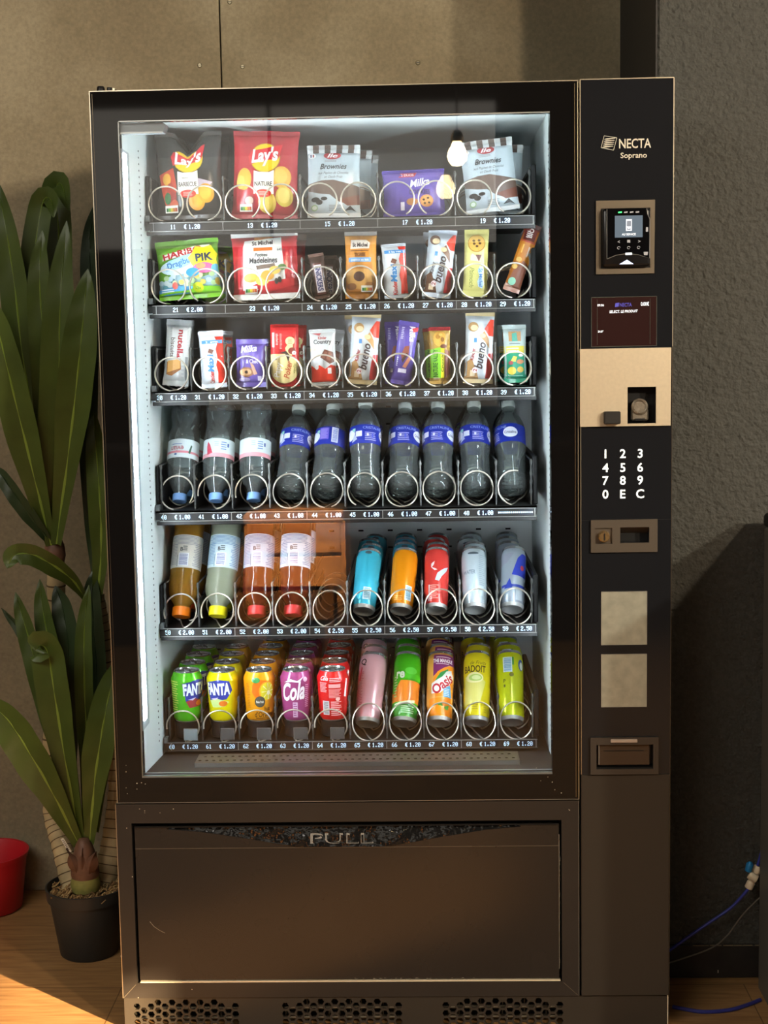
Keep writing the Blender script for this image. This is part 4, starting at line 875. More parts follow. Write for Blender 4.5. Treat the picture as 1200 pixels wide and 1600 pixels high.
pk = [('R', -29, 102, 29, 120, 'c42026'), ('E', 12, 92, 9.5, 9, 'dfcf98'), ('L', 8, 86, 17, 97, 4, '8a7040'), ('R', -25, 80, -20, 110, 'f0d8d4'), ('L', -17, 84, -12, 108, 9, 'f0d0cc'), ('L', -9, 76, -4, 108, 12, 'e8b8b4'), ('P', [(6, 60), (2, 78), (8, 86), (18, 84), (16, 62)], 'dcc890'), ('E', 16, 72, 8, 7, '7c2a20'), ('E', 20, 68, 4, 4, 'f0e0d8'),
      ('P', ell(0, 36, 29, 30, 28), 'd6c488'), ('P', [(-29, 50), (-29, 66), (6, 66), (24, 54), (10, 40)], 'd9c88e'), ('P', [(-10, 68), (2, 66), (8, 50), (12, 62), (4, 72)], '3a2a24'), ('E', -18, 56, 3, 2, '3a2a20'), ('T', 'Papy', -14, 34, 12, 'f2f0e6', dict(w=30, bold=.04, rot=78)), ('T', 'Poker', 7, 34, 12, 'b44a28', dict(w=36, bold=.03, rot=78, shear=.2)), ('T', 'vanille', 20, 36, 6, '8c8a40', dict(w=20, rot=84))]
stock(lambda l, T: bag('biscuit_box', l, 'biscuits', T, 58, 127, 24, 'c02026', pk, seed=39, wr=.5, sh=3, box=True), 'boxy bright red pack with a big cream coloured disc', '33', place(X_(446, Y2), Y2, FL_[2], 0, 4), 2, dy=.0795, rolls=[2], dx=.006)
kc = [('T', 'Kinder', 0, 98, 6, 'a83a3a', dict(w=18, bold=.05)), ('T', 'Country', 0, 90, 8.5, '3a3e44', dict(w=38, bold=.05)), ('P', [(-6, 58), (4, 74), (22, 68), (24, 48), (14, 44)], '6a3e34'), ('P', [(-3, 58), (5, 70), (10, 68), (4, 55)], '8a5646'), ('P', [(7, 54), (12, 66), (19, 64), (15, 50)], '8a5646'), ('P', [(-26, 8), (-26, 42), (-18, 36), (-8, 42), (4, 34), (16, 42), (26, 40), (26, 8)], 'd83420'), ('R', 9, 24, 17, 36, 'f2e6e2'), ('E', -22, 74, 7, 4, 'd9c8a0'), ('E', -14, 38, 4, 5, 'e6e8ea'), ('P', [(-22, 108), (-6, 102), (-2, 108)], 'd06a70')]
stock(lambda l, T: bag('chocolate_bar', l, 'snack bar', T, 54, 116, 20, 'cdd2d2', kc, seed=41, wr=.7, sh=8), 'white bar with orange-red foot and brown chocolate squares', '34', place(X_(507, Y2), Y2, FL_[2], -1.5, 5), 2, dy=.0795, rolls=[4], dx=.007)
def bw(l, T): return bag('chocolate_bar', l, 'snack bar', T, 60, 146, 28, 'ccd3d6', bueno('e4d2a8'), seed=43, wr=.8, sh=9, seal='dcc898', bottom='cdb88c')
stock(bw, 'tall cream-topped white bar left of the purple wafer bar', '35', place(X_(566, Y2), Y2, FL_[2] + .002, 4.5, 5), 2, dy=.0795, rolls=[-8])
stock(bw, 'tall cream-topped white bar right of the maroon-topped gold bar', '38', place(X_(747, Y2), Y2, FL_[2], 2.5, 5), 1)
leo = [('T', 'Milka', 10, 106, 12, 'f2eff8', dict(w=34, bold=.05, rot=-82, shear=.3)), ('L', -14, 92, -8, 118, 7, 'c8c0e0'), ('P', [(8, 116), (20, 124), (22, 112), (12, 108)], 'd0303c'), ('P', [(-8, 60), (-2, 78), (8, 80), (8, 62), (-4, 48)], '8a4a3a'), ('P', [(-2, 36), (10, 60), (16, 56), (6, 34)], 'c07a5c'), ('P', [(-2, 44), (8, 62), (4, 66), (-6, 50)], '46302c'), ('R', -10, 24, 8, 32, 'dcd8ec'), ('L', -16, 36, -12, 56, 5, 'c8c0e0')]
stock(lambda l, T: bag('wafer_bar', l, 'snack bar', T, 42, 130, 22, '5e4f9f', leo, seed=45, wr=.7), 'slim purple wafer bar', '36', place(X_(626, Y2), Y2, FL_[2], 9, 5), 2, dy=.0795, rolls=[-9], dx=-.012)
nv = [('R', -20, 90, 20, 118, 'a98a46'), ('E', 0, 92, 14, 16, 'c79a44'), ('E', -4, 96, 5, 5, '9a6a28'), ('E', 6, 90, 4, 5, '8a5a24'), ('E', 2, 100, 4, 3, 'e0b868'), ('P', [(-21, 12), (-21, 70), (2, 74), (2, 12)], '7cc030'), ('P', [(2, 12), (2, 72), (10, 72), (8, 12)], 'e6dc2c'), ('T', 'NATURE VALLEY', -10, 42, 10, '1c5a2a', dict(w=56, bold=.05, rot=90)), ('T', 'Crunchy', 5, 44, 5, '2c6a28', dict(w=40, bold=.04, rot=90)), ('P', [(10, 12), (11, 70), (21, 66), (21, 20)], '7a4030'), ('E', 8, 76, 7, 4, '6a3424'), ('L', -14, 9, 4, 13, 2, 'e8e0d0')]
stock(lambda l, T: bag('cereal_bar', l, 'snack bar', T, 44, 116, 20, 'a8843c', nv, seed=47, wr=.6, sh=7, seal='8e2430', bottom='c2a05a'), 'gold bar with maroon top and bright green upright band', '37', place(X_(688, Y2), Y2, FL_[2], 0, 5), 2, dy=.0795, rolls=[-3], dx=-.008)
gb = [('R', -24, 8, 24, 60, '2c9470'), ('R', -24, 60, 24, 74, 'd8c84a'), ('L', -18, 62, 18, 72, 2, 'f0eccc'), ('P', [(-13, 84), (-13, 104), (13, 104), (13, 84)], 'b98a5a'), ('P', [(-6, 84), (-6, 100), (4, 102), (6, 84)], '4fa08c'), ('P', [(-10, 44), (-4, 54), (4, 52), (0, 42)], 'e4cf5a'), ('E', 10, 42, 8, 4.5, 'c98a5c'), ('E', -10, 40, 5, 4, 'b05a5c'), ('E', -8, 24, 9, 8, 'dfc84e'), ('E', 10, 26, 7, 6, 'd2b23c'), ('L', -14, 12, 16, 16, 1, '9ad0b8'), ('L', -12, 77, 12, 81, 1, '707a78'), ('E', 12, 55, 5, 3, 'dfe6d8')]
stock(lambda l, T: bag('cereal_bar', l, 'snack bar', T, 48, 118, 20, 'b9c9c4', gb, seed=49, wr=.8, seal='aebdb8', bottom='2f9672'), 'silver and green dried fruit bar', '39', place(X_(806, Y2), Y2, FL_[2], -1, 5), 2, dy=.0795, rolls=[2], dx=-.010)
# ------------------------------------------------------------------ bottle shelf
WATER = pet_mat('water', (232, 240, 238), (214, 224, 222), .17, 1.6); Y4 = .2860; PYR[0] = 770
cris = [(12, 3), (20, .6), (27, 1.5), (31, 7), (32.4, 13), (30.4, 17), (32.4, 21), (30.2, 26), (32.2, 31), (29.8, 35), (31.8, 40), (29.4, 45), (31.4, 50), (29, 55), (31.2, 60), (28.8, 65), (31, 70), (29, 75), (31, 80), (29.4, 84), (32, 92), (32, 98), (32.6, 102), (32.6, 144), (32, 148), (29, 160), (24, 171), (18, 180), (14, 186), (12.6, 190), (12.6, 196)]
BLU = '08228c'
cl_ops = [('R', -24, 118, -10, 130, 'ccd0e4'), ('T', 'CRISTALINE', 14, 137, 5.5, '8fa0dc', dict(w=44, bold=.02)), ('L', -4, 108, 26, 128, 5, 'a8a8dc'), ('R', 0, 119, 4, 124, 'e6e0f0'), ('R', 10, 114, 14, 124, '4e5ac0'), ('E', 44, 124, 15, 12, 'd8dcea'), ('E', -40, 124, 15, 12, 'd8dcea'), ('T', 'Cristaline', 44, 124, 6, '44406a', dict(w=24, bold=.04)), ('P', [(-34, 106), (-26, 124), (-20, 112)], 'a8b4dc'), ('R', -32, 130, -24, 137, '8cc8c0')]
cl_bar = [('R', -24, 114, -4, 141, '6a5cc0'), ('L', -22, 116, -6, 139, 7, '9a90d8'), ('R', 2, 108, 16, 142, 'c8d0da'), ('B', 4, 110, 14, 140, '5468b8'), ('E', -38, 122, 15, 12, 'd8dcea'), ('R', -32, 130, -24, 137, '8cc8c0')]
CAPW = mat('cap_white', (186, 196, 190), .35); CAPB = mat('cap_blue', (116, 158, 212), .35)
def crist(ops, rot):
    return lambda l, T: bottle(l, T, cris, WATER, CAPW, 14.2, 14, (102.6, 143.6), ops, 'water_bottle', rot=rot, labcol=BLU)
WD = {43: 'clear water bottle with blue label, leftmost of the white-capped ones', 44: 'clear water bottle whose blue label shows a bar code panel', 45: 'clear water bottle with blue label standing almost upright',
      46: 'clear blue-labelled water bottle right of the almost upright one', 47: 'clear blue-labelled water bottle, third from the right', 48: 'clear blue-labelled water bottle, second from the right', 49: 'clear water bottle whose blue label shows a centred white oval'}
for s, px, roll, ops, rot, n, ds in ((43, 453, 4, cl_ops, 2, 3, 'lettering facing out and leaning right'), (44, 508, 4, cl_bar, 6, 3, 'bar code panel on it'), (45, 571, 0, cl_ops, 8, 3, 'lettering and straight upright stance'), (46, 629, 2, cl_ops, -16, 3, 'white oval at its right edge'),
                                     (47, 684, 1, cl_ops, -18, 3, 'small lettering and oval'), (48, 743, .5, cl_ops, -2, 3, 'centred lettering'), (49, 801, -.5, cl_ops, -80, 2, 'white oval in the middle')):
    stock(crist(ops, rot), WD[s], str(s), place(X_(px, Y4), Y4 - (0 if s != 45 else .005), FL_[3] + .0165 + .0005, roll, 30 if s != 45 else 24), n, rolls=[1, -1], group=None)
evp = [(14, 3), (22, .6), (29, 3), (32, 10), (32.6, 20), (32, 28), (29, 38), (28, 48), (29.5, 58), (32.4, 64), (32.6, 70), (32.6, 88), (32.6, 128), (32.4, 134), (31.8, 142), (32, 146), (29, 162), (24, 176), (18, 188), (14, 194), (13, 200)]
ev = [('R', -110, 112, 110, 127, 'd0808e'), ('R', -110, 117, 110, 127, 'c6d4d8'), ('T', 'evian', 8, 108, 12, 'a23a4a', dict(w=28, bold=.02)), ('L', -2, 96, 20, 99, 1, '4a6aa8'), ('P', [(-24, 100), (-20, 118), (-16, 116), (-21, 98)], '3a5a4a'), ('E', 10, 120, 3, 2, '405a9c')]
ev2 = [('R', -110, 112, 110, 127, 'd0929c'), ('R', -110, 112, 110, 118, 'c6d6da'), ('P', [(8, 118), (14, 100), (20, 92), (22, 104), (20, 122)], 'b43a50'), ('L', -20, 92, -8, 112, 4, '6a86b8'), ('L', -4, 92, 6, 104, 3, '9ab4cc'), ('R', -26, 96, -22, 104, '405a9c')]
def evian(ops): return lambda l, T: bottle(l, T, evp, WATER, CAPB, 15, 15, (86, 127), ops, 'water_bottle', inverted=True, labcol='c6d6da')
for s, px, roll, ops, ds in ((40, 280, 2, ev, 'upside-down water bottle, blue cap, upside-down lettering on its label'), (41, 337, 1.5, ev2, 'upside-down water bottle, blue cap, pink figure on its label'), (42, 396, .5, ev2, 'upside-down water bottle, blue cap, third from the left')):
    stock(evian(ops if s != 42 else [q for q in ev2 if q[0] != 'P']), ds, str(s), place(X_(px, .2786), .2786, FL_[3] + .007, roll, 24), 3, rolls=[1, -1])

# ------------------------------------------------------------------ fifth shelf
PYR[0] = 960
tea = [(16, 4), (24, 1), (30, 4), (32, 14), (32, 22), (31, 30), (31.6, 36), (32, 60), (32, 124), (31.4, 130), (32.5, 140), (32.6, 152), (31, 166), (27, 178), (20, 187), (17, 191), (17, 197)]
def tlab(c1, c2): return [('L', -30, 46, 40, 66, 7, c2), ('R', -10, 84, 12, 112, 'd8dce0'), ('B', -8, 86, 10, 110, '5a5f8c'), ('L', -44, 60, -18, 112, 14, c2), ('L', 16, 64, 44, 110, 14, c2), ('R', 14, 88, 15, 114, '384c64'), ('T', 'B', 6, 76, 8, '3c3c40', dict(bold=.06, rot=180)), ('L', -6, 68, 4, 80, 3, '5a5f60')]
for s, px, roll, liq, cap, lc, c2, ds, n in ((50, 283, 3, (226, 168, 62), (240, 124, 20), 'c4c0b4', '8e8e96', 'amber drink bottle upside down on its orange cap', 2), (51, 340, 4, (226, 232, 205), (232, 220, 24), 'b9ccd2', '6a90b4', 'cloudy pale drink bottle upside down on its yellow cap', 2),
                                             (52, 401, 1, (128, 40, 30), (190, 40, 46), 'aab8c8', '6a7898', 'upside-down dark red bottle next to the yellow-capped one', 3), (53, 458, 1.5, (128, 40, 30), (190, 40, 46), 'b4c6d2', '6280a0', 'upside-down dark red bottle next to the empty slot', 3)):
    lq = pet_mat('liquid_%d' % s, liq, liq, .45)
    stock(lambda l, T: bottle(l, T, tea, lq, mat('cap_%d' % s, cap, .4), 19.5, 19, (44, 116), tlab(lc, c2), 'juice_bottle', inverted=True, labcol=lc, rref=33), ds, str(s), place(X_(px, .271), .271, FL_[4] + .011, roll, 24), n, rolls=[1, -1])
def slimcan(base, ops, rot=0, H=140, R=27): return lambda l, T: can(l, T, base, ops, True, rot, h=H, r=R)
S5 = lambda px: X_(px, .285)
b55 = [('R', -3, 18, 15, 46, 'cfe0e4'), ('B', -1, 20, 13, 44, '3f8ea4'), ('E', 0, 128, 8, 4, '4a5a60')]
stock(slimcan('3fb2cc', b55), 'slim light blue can', '55', place(S5(568), .2805, FL_[4] + .0165, 5, 36), 4, rolls=[2, -3, 4])
b56 = [('R', 8, 16, 24, 50, 'd6e4e6'), ('B', 10, 18, 22, 48, '4a90a4'), ('L', -16, 14, 4, 26, 3, 'e8a860')]
stock(slimcan('e08a12', b56), 'slim orange can in front of light blue ones', '56', place(S5(626), .2805, FL_[4] + .0165, 5, 36), 1)
bt = can('slim light blue can directly behind the slim orange can', place(S5(626), .2885 + .0795, FL_[4] + .0165, 4, 36), '3aa6c0', b55, True, h=140, r=27)
bt['group'] = GRP['5']
for k in (2, 3): copy_tree(bt, place(S5(626), .2885 + .0795 * k, FL_[4] + .0165, 4, 36), 'slim light blue can, %s behind the slim orange can' % ORD[k - 1])
b57 = [('P', [(-3, 60), (6, 58), (12, 70), (24, 84), (30, 96), (16, 88), (2, 76)], 'b8c8d8'), ('P', [(-12, 98), (-4, 104), (-6, 96), (-10, 90), (2, 84), (-4, 82), (-12, 90)], 'd8c8c8'), ('L', -14, 16, 6, 50, 8, 'e89a90'), ('R', -18, 12, -15, 50, 'cfc4c2')]
stock(slimcan('d2403a', b57), 'slim red can with pale silver swoosh', '57', place(S5(681), .2805, FL_[4] + .0165, 2, 36), 4, rolls=[2, -2, 3])
b58 = [('T', 'WATER', -12, 78, 9, '6a7a80', dict(w=28, bold=.03)), ('L', 10, 20, 26, 120, 22, '9aa8ae'), ('E', -2, 122, 12, 3, '48545a'), ('R', 6, 22, 22, 46, 'bccace')]
stock(slimcan('c6d4da', b58), 'slim pale grey-white can', '58', place(S5(742), .2805, FL_[4] + .0165, 0.5, 36), 4, rolls=[2, -2, 1])
b59 = [('P', [(-4, 70), (8, 110), (18, 122), (34, 122), (34, 66)], '2a3aa8'), ('P', [(-40, 122), (-40, 90), (-14, 100), (0, 120)], '8a8e9c'), ('E', 20, 88, 5, 6, 'c03a54'), ('R', -30, 42, 30, 48, '2c3c98'), ('P', [(-22, 38), (-8, 62), (-2, 40)], '2c3c98'), ('R', 6, 12, 22, 40, 'b9c4cc')]
stock(slimcan('a2adb8', b59), 'slim silver and dark blue can', '59', place(S5(800), .2805, FL_[4] + .0165, 4, 36), 4, rolls=[-2, -3, -1])

# ------------------------------------------------------------------ bottom shelf
PYR[0] = 1130
def fan(cx_, l2): return [('P', [(cx_ - 26, 84), (cx_ + 8, 92), (cx_ + 30, 88), (cx_ + 38, 68), (cx_ + 24, 50), (cx_ - 18, 44), (cx_ - 20, 60)], '2c3a96'), ('P', [(cx_ - 18, 46), (cx_ + 2, 52), (cx_ + 30, 44), (cx_ + 20, 34), (cx_ - 10, 32)], l2), ('E', cx_ + 16, 41, 10, 6, 'e47828'), ('P', [(cx_ - 14, 50), (cx_ + 6, 54), (cx_ - 2, 48)], 'd8d0e8'),
                           ('T', 'FANTA', cx_ + 4, 72, 23, 'e8eef4', dict(w=56, bold=.10, rot=2)), ('L', cx_ - 60, 20, cx_ - 34, 90, 14, 'c0d060')]
jus = [('P', [(-14, 80), (0, 92), (18, 88), (14, 60), (6, 46), (-6, 50), (-16, 64)], 'e06a1c'), ('E', -6, 90, 9, 6, '3c8a4a'), ('E', 18, 66, 18, 21, 'e89a2c'), ('E', 19, 66, 16, 19, 'd8cc30'), ('E', 22, 62, 4, 5, 'f2f0d0'), ('E', 2, 44, 12, 12, '3a3a34'), ('E', 2, 44, 10.5, 10.5, '4a4a42'), ('T', 'Plein Fruit', 2, 44, 5, 'e8e8e0', dict(w=17, bold=.04)), ('T', 'Jus', 18, 29, 9, '5a3a14', dict(w=15, bold=.02)), ('T', "d'Orange", 12, 17, 11, '5a3a14', dict(w=46, bold=.03)), ('L', -30, 30, -20, 84, 16, 'a86a1c'), ('L', -8, 7, 22, 11, 1, '7a5018')]
jus += [('P', [(20 + 1, 66), (20 + 14 * cos(a), 66 + 17 * sin(a)), (20 + 14 * cos(a + .12), 66 + 17 * sin(a + .12))], 'f4efc8') for a in [k * pi / 4 for k in range(8)]]
cola = [('T', 'Cola', -2, 66, 36, 'ece6ea', dict(w=54, bold=.06, shear=.45, rot=6)), ('P', [(-22, 84), (-6, 92), (8, 88), (22, 96), (12, 84), (-4, 86)], 'e4dce2'), ('R', -3, 10, 8, 42, 'c9a8c0'), ('L', -2, 12, 7, 41, 6, '8f4a7c'), ('L', 26, 30, 36, 80, 12, 'c890b4'), ('E', 26, 90, 5, 5, 'd8b8cc')]
coke = [('T', 'Cola', -18, 92, 9, 'f0d8d8', dict(w=18, bold=.03, shear=.4)), ('L', -6, 84, 20, 94, 3, 'f0c8c8'), ('L', -30, 62, -12, 84, 7, 'f0b8b8'), ('R', -8, 72, 18, 80, 'e6a8a8'), ('L', -8, 50, 20, 70, 7, 'eca8a8'), ('R', -24, 14, -8, 44, 'cfcfd0'), ('B', -22, 16, -10, 42, '6a6468'), ('L', -4, 12, 22, 44, 8, 'f0b0b0'), ('E', 12, 48, 5, 4, 'f0c0c0'), ('P', [(28, 52), (32, 90), (37, 88), (34, 50)], 'f4f0f0')]
for s, px, base, ops, rot, n, ds in ((60, 292, '55c01c', fan(14, 'a03a3c'), 12, 4, 'bright green drink can'), (61, 346, 'e6d800', fan(-8, 'c8dc8c'), -6, 4, 'bright yellow drink can'), (62, 401, 'f0a010', jus, 4, 5, 'orange-yellow drink can with orange slices'), (63, 459, '9c3f77', cola, -4, 5, 'plum pink drink can with white script'), (64, 515, 'd81a20', coke, 2, 5, 'bright red drink can with small white print')):
    stock(lambda l, T: can(l, T, base, ops, rot=rot), ds, str(s), place(cx(s - 60) + .003, .2655, FL_[5] + .0345, 0 if s > 60 else 1, 0), n, jit=.6)
S6 = lambda px: X_(px, .285); L6 = dict(H=156, R=29.5)
b65 = [('L', -34, 30, -16, 110, 22, 'a0606e'), ('T', 'Q', -20, 132, 13, '2a2426', dict(bold=.03)), ('P', [(-32, 90), (-26, 122), (-22, 118), (-26, 88)], 'b04a58')]
stock(slimcan('e0acb4', b65, **L6), 'slim pale pink can', '65', place(S6(574), .2805, FL_[5] + .0165, 5, 35), 3, rolls=[1, -1])
b66 = [('R', -100, 40, 100, 88, 'd87c24'), ('P', [(-30, 60), (-10, 92), (100, 92), (100, 104), (-100, 104), (-100, 70)], '3fae1e'), ('R', -100, 9, 100, 38, '2f8c2c'), ('P', [(-26, 36), (24, 46), (24, 39), (-26, 33)], 'd8e0b8'), ('T', 're', -14, 104, 20, 'dcecd4', dict(w=20, bold=.07)), ('L', -8, 14, 24, 32, 4, 'b8d8b0'), ('E', 10, 110, 14, 8, '52b83a'), ('L', -30, 50, -20, 100, 8, '9cc878')]
stock(slimcan('3fb01a', b66, **L6), 'slim green can with an orange lower half', '66', place(S6(631), .2805, FL_[5] + .0165, 4, 35), 4, rolls=[1, -1, 1, 0])
b67 = [('R', -100, 8, 100, 140, 'e6a04a'), ('P', [(-16, 146), (-16, 96), (0, 110), (20, 122), (40, 124), (100, 124), (100, 146)], '7a2a66'), ('P', [(-16, 90), (-6, 106), (12, 118), (34, 122), (34, 52), (-10, 50)], 'e88a1c'), ('P', [(-14, 82), (0, 104), (18, 114), (20, 84), (6, 70), (-10, 66)], '2c8c4a'), ('P', [(2, 92), (14, 108), (28, 112), (28, 92), (14, 84)], 'd8e0dc'), ('P', [(-20, 58), (-20, 80), (0, 92), (28, 108), (36, 96), (20, 76), (0, 58)], 'f0ece8'),
       ('T', 'Oasis', 6, 80, 21, 'b82434', dict(w=56, bold=.06, rot=40, shear=.1)), ('P', [(8, 50), (8, 68), (24, 78), (30, 50)], '5aa8cc'), ('L', 10, 52, 26, 70, 5, 'dcecf4'), ('P', [(-26, 9), (-26, 46), (30, 50), (34, 9)], 'f08a14'), ('P', [(-6, 34), (4, 38), (8, 28), (-2, 30)], '5aa83c'), ('P', [(10, 28), (22, 32), (20, 22), (12, 22)], '5aa83c'), ('T', 'THE MANGUE', 6, 131, 8, 'f0e0ea', dict(w=44, bold=.06)), ('L', -10, 137, 24, 142, 1, 'd8b0c8'), ('L', -10, 122, 20, 126, 1, 'd8b0c8')]
stock(slimcan('e6a04a', b67, **L6), 'slim orange and purple can with slanted red lettering', '67', place(S6(686), .2805, FL_[5] + .0165, 2.5, 35), 4, rolls=[2, -2, 1, 0])
b68 = [('P', [(-34, 30), (-30, 96), (6, 96), (20, 84), (8, 40)], 'd4cc6c'), ('E', -6, 92, 20, 12, 'e4dca0'), ('E', -4, 92, 15, 8, 'a8c468'), ('E', -2, 92, 10, 5, 'd4dc9c'), ('T', 'BADOIT', -6, 112, 15, '4a4420', dict(w=50, bold=.04)), ('T', 'de Fruits', 2, 126, 8, '6a6230', dict(w=36, bold=0, shear=.35)), ('L', -22, 20, 4, 34, 3, 'a89a28'), ('L', 16, 14, 24, 40, 5, 'b0a020')]
stock(slimcan('ecd81c', b68, **L6), 'slim yellow can with a lime slice', '68', place(S6(744), .2805, FL_[5] + .0165, 2.5, 35), 4, rolls=[2, -2, 0, 1])
b69 = [('R', -16, 104, 4, 138, 'd4e2e0'), ('B', -14, 106, 2, 136, '4a8aa8'), ('R', 4, 120, 8, 138, '3a8a3c'), ('L', -14, 30, 26, 98, 24, 'a8b41c'), ('E', 2, 98, 5, 5, '6a6a1c'), ('E', 26, 122, 8, 13, '3a5aa0'), ('E', 27, 120, 5, 9, 'd8dce4'), ('T', 'P', -14, 84, 8, '5a5c1c', dict(bold=.05)), ('R', -16, 70, -12, 76, '5a5c1c')]
stock(slimcan('c6d010', b69, **L6), 'slim yellow-green can with a bar code and small print', '69', place(S6(799), .2805, FL_[5] + .0165, 0.5, 35), 4, rolls=[1, 1, -1])
# ------------------------------------------------------------------ potted plant
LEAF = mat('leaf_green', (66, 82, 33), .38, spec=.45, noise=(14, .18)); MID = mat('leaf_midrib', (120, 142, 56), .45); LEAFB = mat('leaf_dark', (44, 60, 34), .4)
TRK = mat('trunk_bark', (176, 156, 116), .7, noise=(30, .2)); RIB = mat('trunk_ring', (96, 78, 52), .8); SHE = mat('sheath_brown', (104, 72, 54), .55, noise=(40, .25))
pc = Vector((-.7600, .371, 0))
plant = thing('potted_plant', 'tall strap-leaved green plant with a ringed pale trunk in a round black pot', 'plant', T=Matrix.Translation(pc))
PI_ = plant.matrix_world.inverted()
def pp_(mb, name, label=None, kind=None, ang=50):
    me = mb.mesh(name, ang); me.transform(PI_); return link(name, me, plant, label, kind)
m = MB(); POT = mat('pot_black', (40, 42, 42), .5)
m.lathe([(0, 0), (.060, 0), (.064, .004), (.083, .128), (.088, .129), (.091, .156), (.088, .157), (.084, .140), (0, .140)], POT, 56, Matrix.Translation(pc)); pot = pp_(m, 'pot', 'black plastic pot')
mo = MB(); rr = random.Random(2); MOS = [mat('moss_a', (150, 116, 72), .9), mat('moss_b', (112, 82, 48), .9), mat('moss_c', (176, 146, 98), .9)]
for i in range(260):
    a = rr.random() * 6.28; q = .080 * math.sqrt(rr.random()); p = pc + Vector((q * cos(a), q * sin(a), .140 + rr.random() * .012)); d = rr.random() * 6.28; r0 = .004 + rr.random() * .007
    mo.tube([p + Vector((r0 * cos(d + t * .9), r0 * sin(d + t * .9), .004 * sin(t * 1.3 + d) + t * .0012)) for t in range(5)], .0011 + rr.random() * .0009, rr.choice(MOS), 5)
pp_(mo, 'moss', 'shredded brown moss', 'stuff')
def spine(pts, n):          # Catmull-Rom through points
    P = [Vector(p) for p in pts]; P = [P[0] * 2 - P[1]] + P + [P[-1] * 2 - P[-2]]; out = []
    for k in range(n + 1):
        u = k / n * (len(P) - 3); i = min(int(u), len(P) - 4); t = u - i; a, b, c, d = P[i:i + 4]
        out.append(0.5 * ((2 * b) + (c - a) * t + (2 * a - 5 * b + 4 * c - d) * t * t + (3 * b - a - 3 * c + d) * t ** 3))
    return out
def trunk(pts, r):
    S_ = spine(pts, 60); m = MB(); rs = [r * (1 + .05 * sin(k * 1.9)) * (1.0 + .30 * max(0, 1 - k / 22)) for k in range(61)]; m.tube(S_, rs, TRK, 20)
    for k in range(2, 59, 2): m.tube([S_[k] + Vector((0, 0, 0)), S_[k] + (S_[k + 1] - S_[k]) * .22], [rs[k] * 1.035] * 2, RIB, 20)
    return pp_(m, 'trunk', 'pale ringed trunk')
trunk([U(116, 1392, .39), U(98, 1325, .43), U(82, 1270, .47), U(80, 1200, .48), U(84, 1080, .49), U(88, 960, .49), U(86, 850, .48)], .0200)
trunk([U(160, 1392, .40), U(176, 1310, .44), U(184, 1220, .48), U(176, 1110, .50), U(160, 1000, .50), U(148, 930, .50)], .0210)
m = MB(); b0 = U(134, 1386, .345)
m.lathe([(0, -.02), (.030, -.01), (.033, .004), (.031, .014), (.029, .024)], mat('stem_green', (132, 128, 66), .6, noise=(50, .25)), 24, Matrix.Translation(b0 + Vector((0, 0, .004))))
m.lathe([(.029, .020), (.031, .034), (.028, .058), (.024, .078), (.018, .098), (.010, .112), (0, .114)], SHE, 24, Matrix.Translation(b0)); pp_(m, 'stem_base', 'brown papery sheath')
for dx, s_, tw in ((-.020, 1, -1), (.024, 1, 1), (0, .8, .1)):
    m = MB(); q0 = b0 + Vector((dx * .6, -.018, .034)); vs = []
    for i in range(9):
        t = i / 8; w_ = .017 * sin(pi * min(1, t * 1.1 + .08)) * s_; c = q0 + Vector((tw * .022 * t * t, -.006 * t * (1 - t) * 4 - .003, .062 * t))
        vs += [c + Vector((-w_, .006, 0)), c + Vector((0, -.004, 0)), c + Vector((w_, .006, 0))]
    m.add(vs, [(i * 3 + k, i * 3 + k + 1, i * 3 + k + 4, i * 3 + k + 3) for i in range(8) for k in (0, 1)], SHE); pp_(m, 'sheath')
m = MB(); tg = Matrix.Translation(U(104, 1322, .335)) @ Matrix.Rotation(radians(-28), 4, 'Y'); m.box(-.0035, .0035, -.0004, .0004, -.016, .020, mat('tag_white', (205, 200, 185), .5), T=tg)
for k in range(7): m.box(-.0015, .0015, -.0006, -.0004, -.010 + k * .004, -.0085 + k * .004, BLK, T=tg)
pp_(m, 'name_tag', 'small white tag')
def leaf(pts, ys, hw, lm=LEAF, fold=.35, tip=.5, twist=0.0):
    """strap leaf: pixel centre line with depths, half width in pixels at its widest"""
    P3 = [U(px, py, y) for (px, py), y in zip(pts, ys)]; S_ = spine(P3, 26); m = MB(); n = len(S_); k2 = (2.65 + sum(ys) / len(ys)) / FPX; vs = []; mv = []
    for i, p in enumerate(S_):
        t = i / (n - 1); w_ = hw * k2 * (min(1, .30 + t * 1.9) if t < .37 else 1) * (1 if t < tip else max(0.0, 1 - ((t - tip) / (1 - tip)) ** 2.2) ** .75)
        w_ = max(w_, .0008); tg_ = (S_[min(n - 1, i + 1)] - S_[max(0, i - 1)]).normalized(); side = tg_.cross(Vector((sin(twist), -cos(twist), 0))).normalized() * -1
        nr = side.cross(tg_).normalized()
        if nr.y > 0: nr = -nr
        for u in (-1, -.72, -.4, -.08, 0, .08, .4, .72, 1):
            dep = fold * w_ * (abs(u) ** 1.1) + .0012 * sin(i * 1.3 + u * 3); vs.append(p + side * u * w_ + nr * dep)
        mv += [p + side * q * min(.0032, w_ * .2) * (1.15 - t) + nr * z for q, z in ((-1, -.0002), (0, .0016), (1, -.0002))]
    m.add(vs, [(i * 9 + k, i * 9 + k + 1, i * 9 + k + 10, i * 9 + k + 9) for i in range(n - 1) for k in range(8)], lm)
    m.add(mv, [(i * 3 + k, i * 3 + k + 1, i * 3 + k + 4, i * 3 + k + 3) for i in range(n - 2) for k in (0, 1)], MID if lm is LEAF else LEAFB)
    return pp_(m, 'leaf', ang=80)
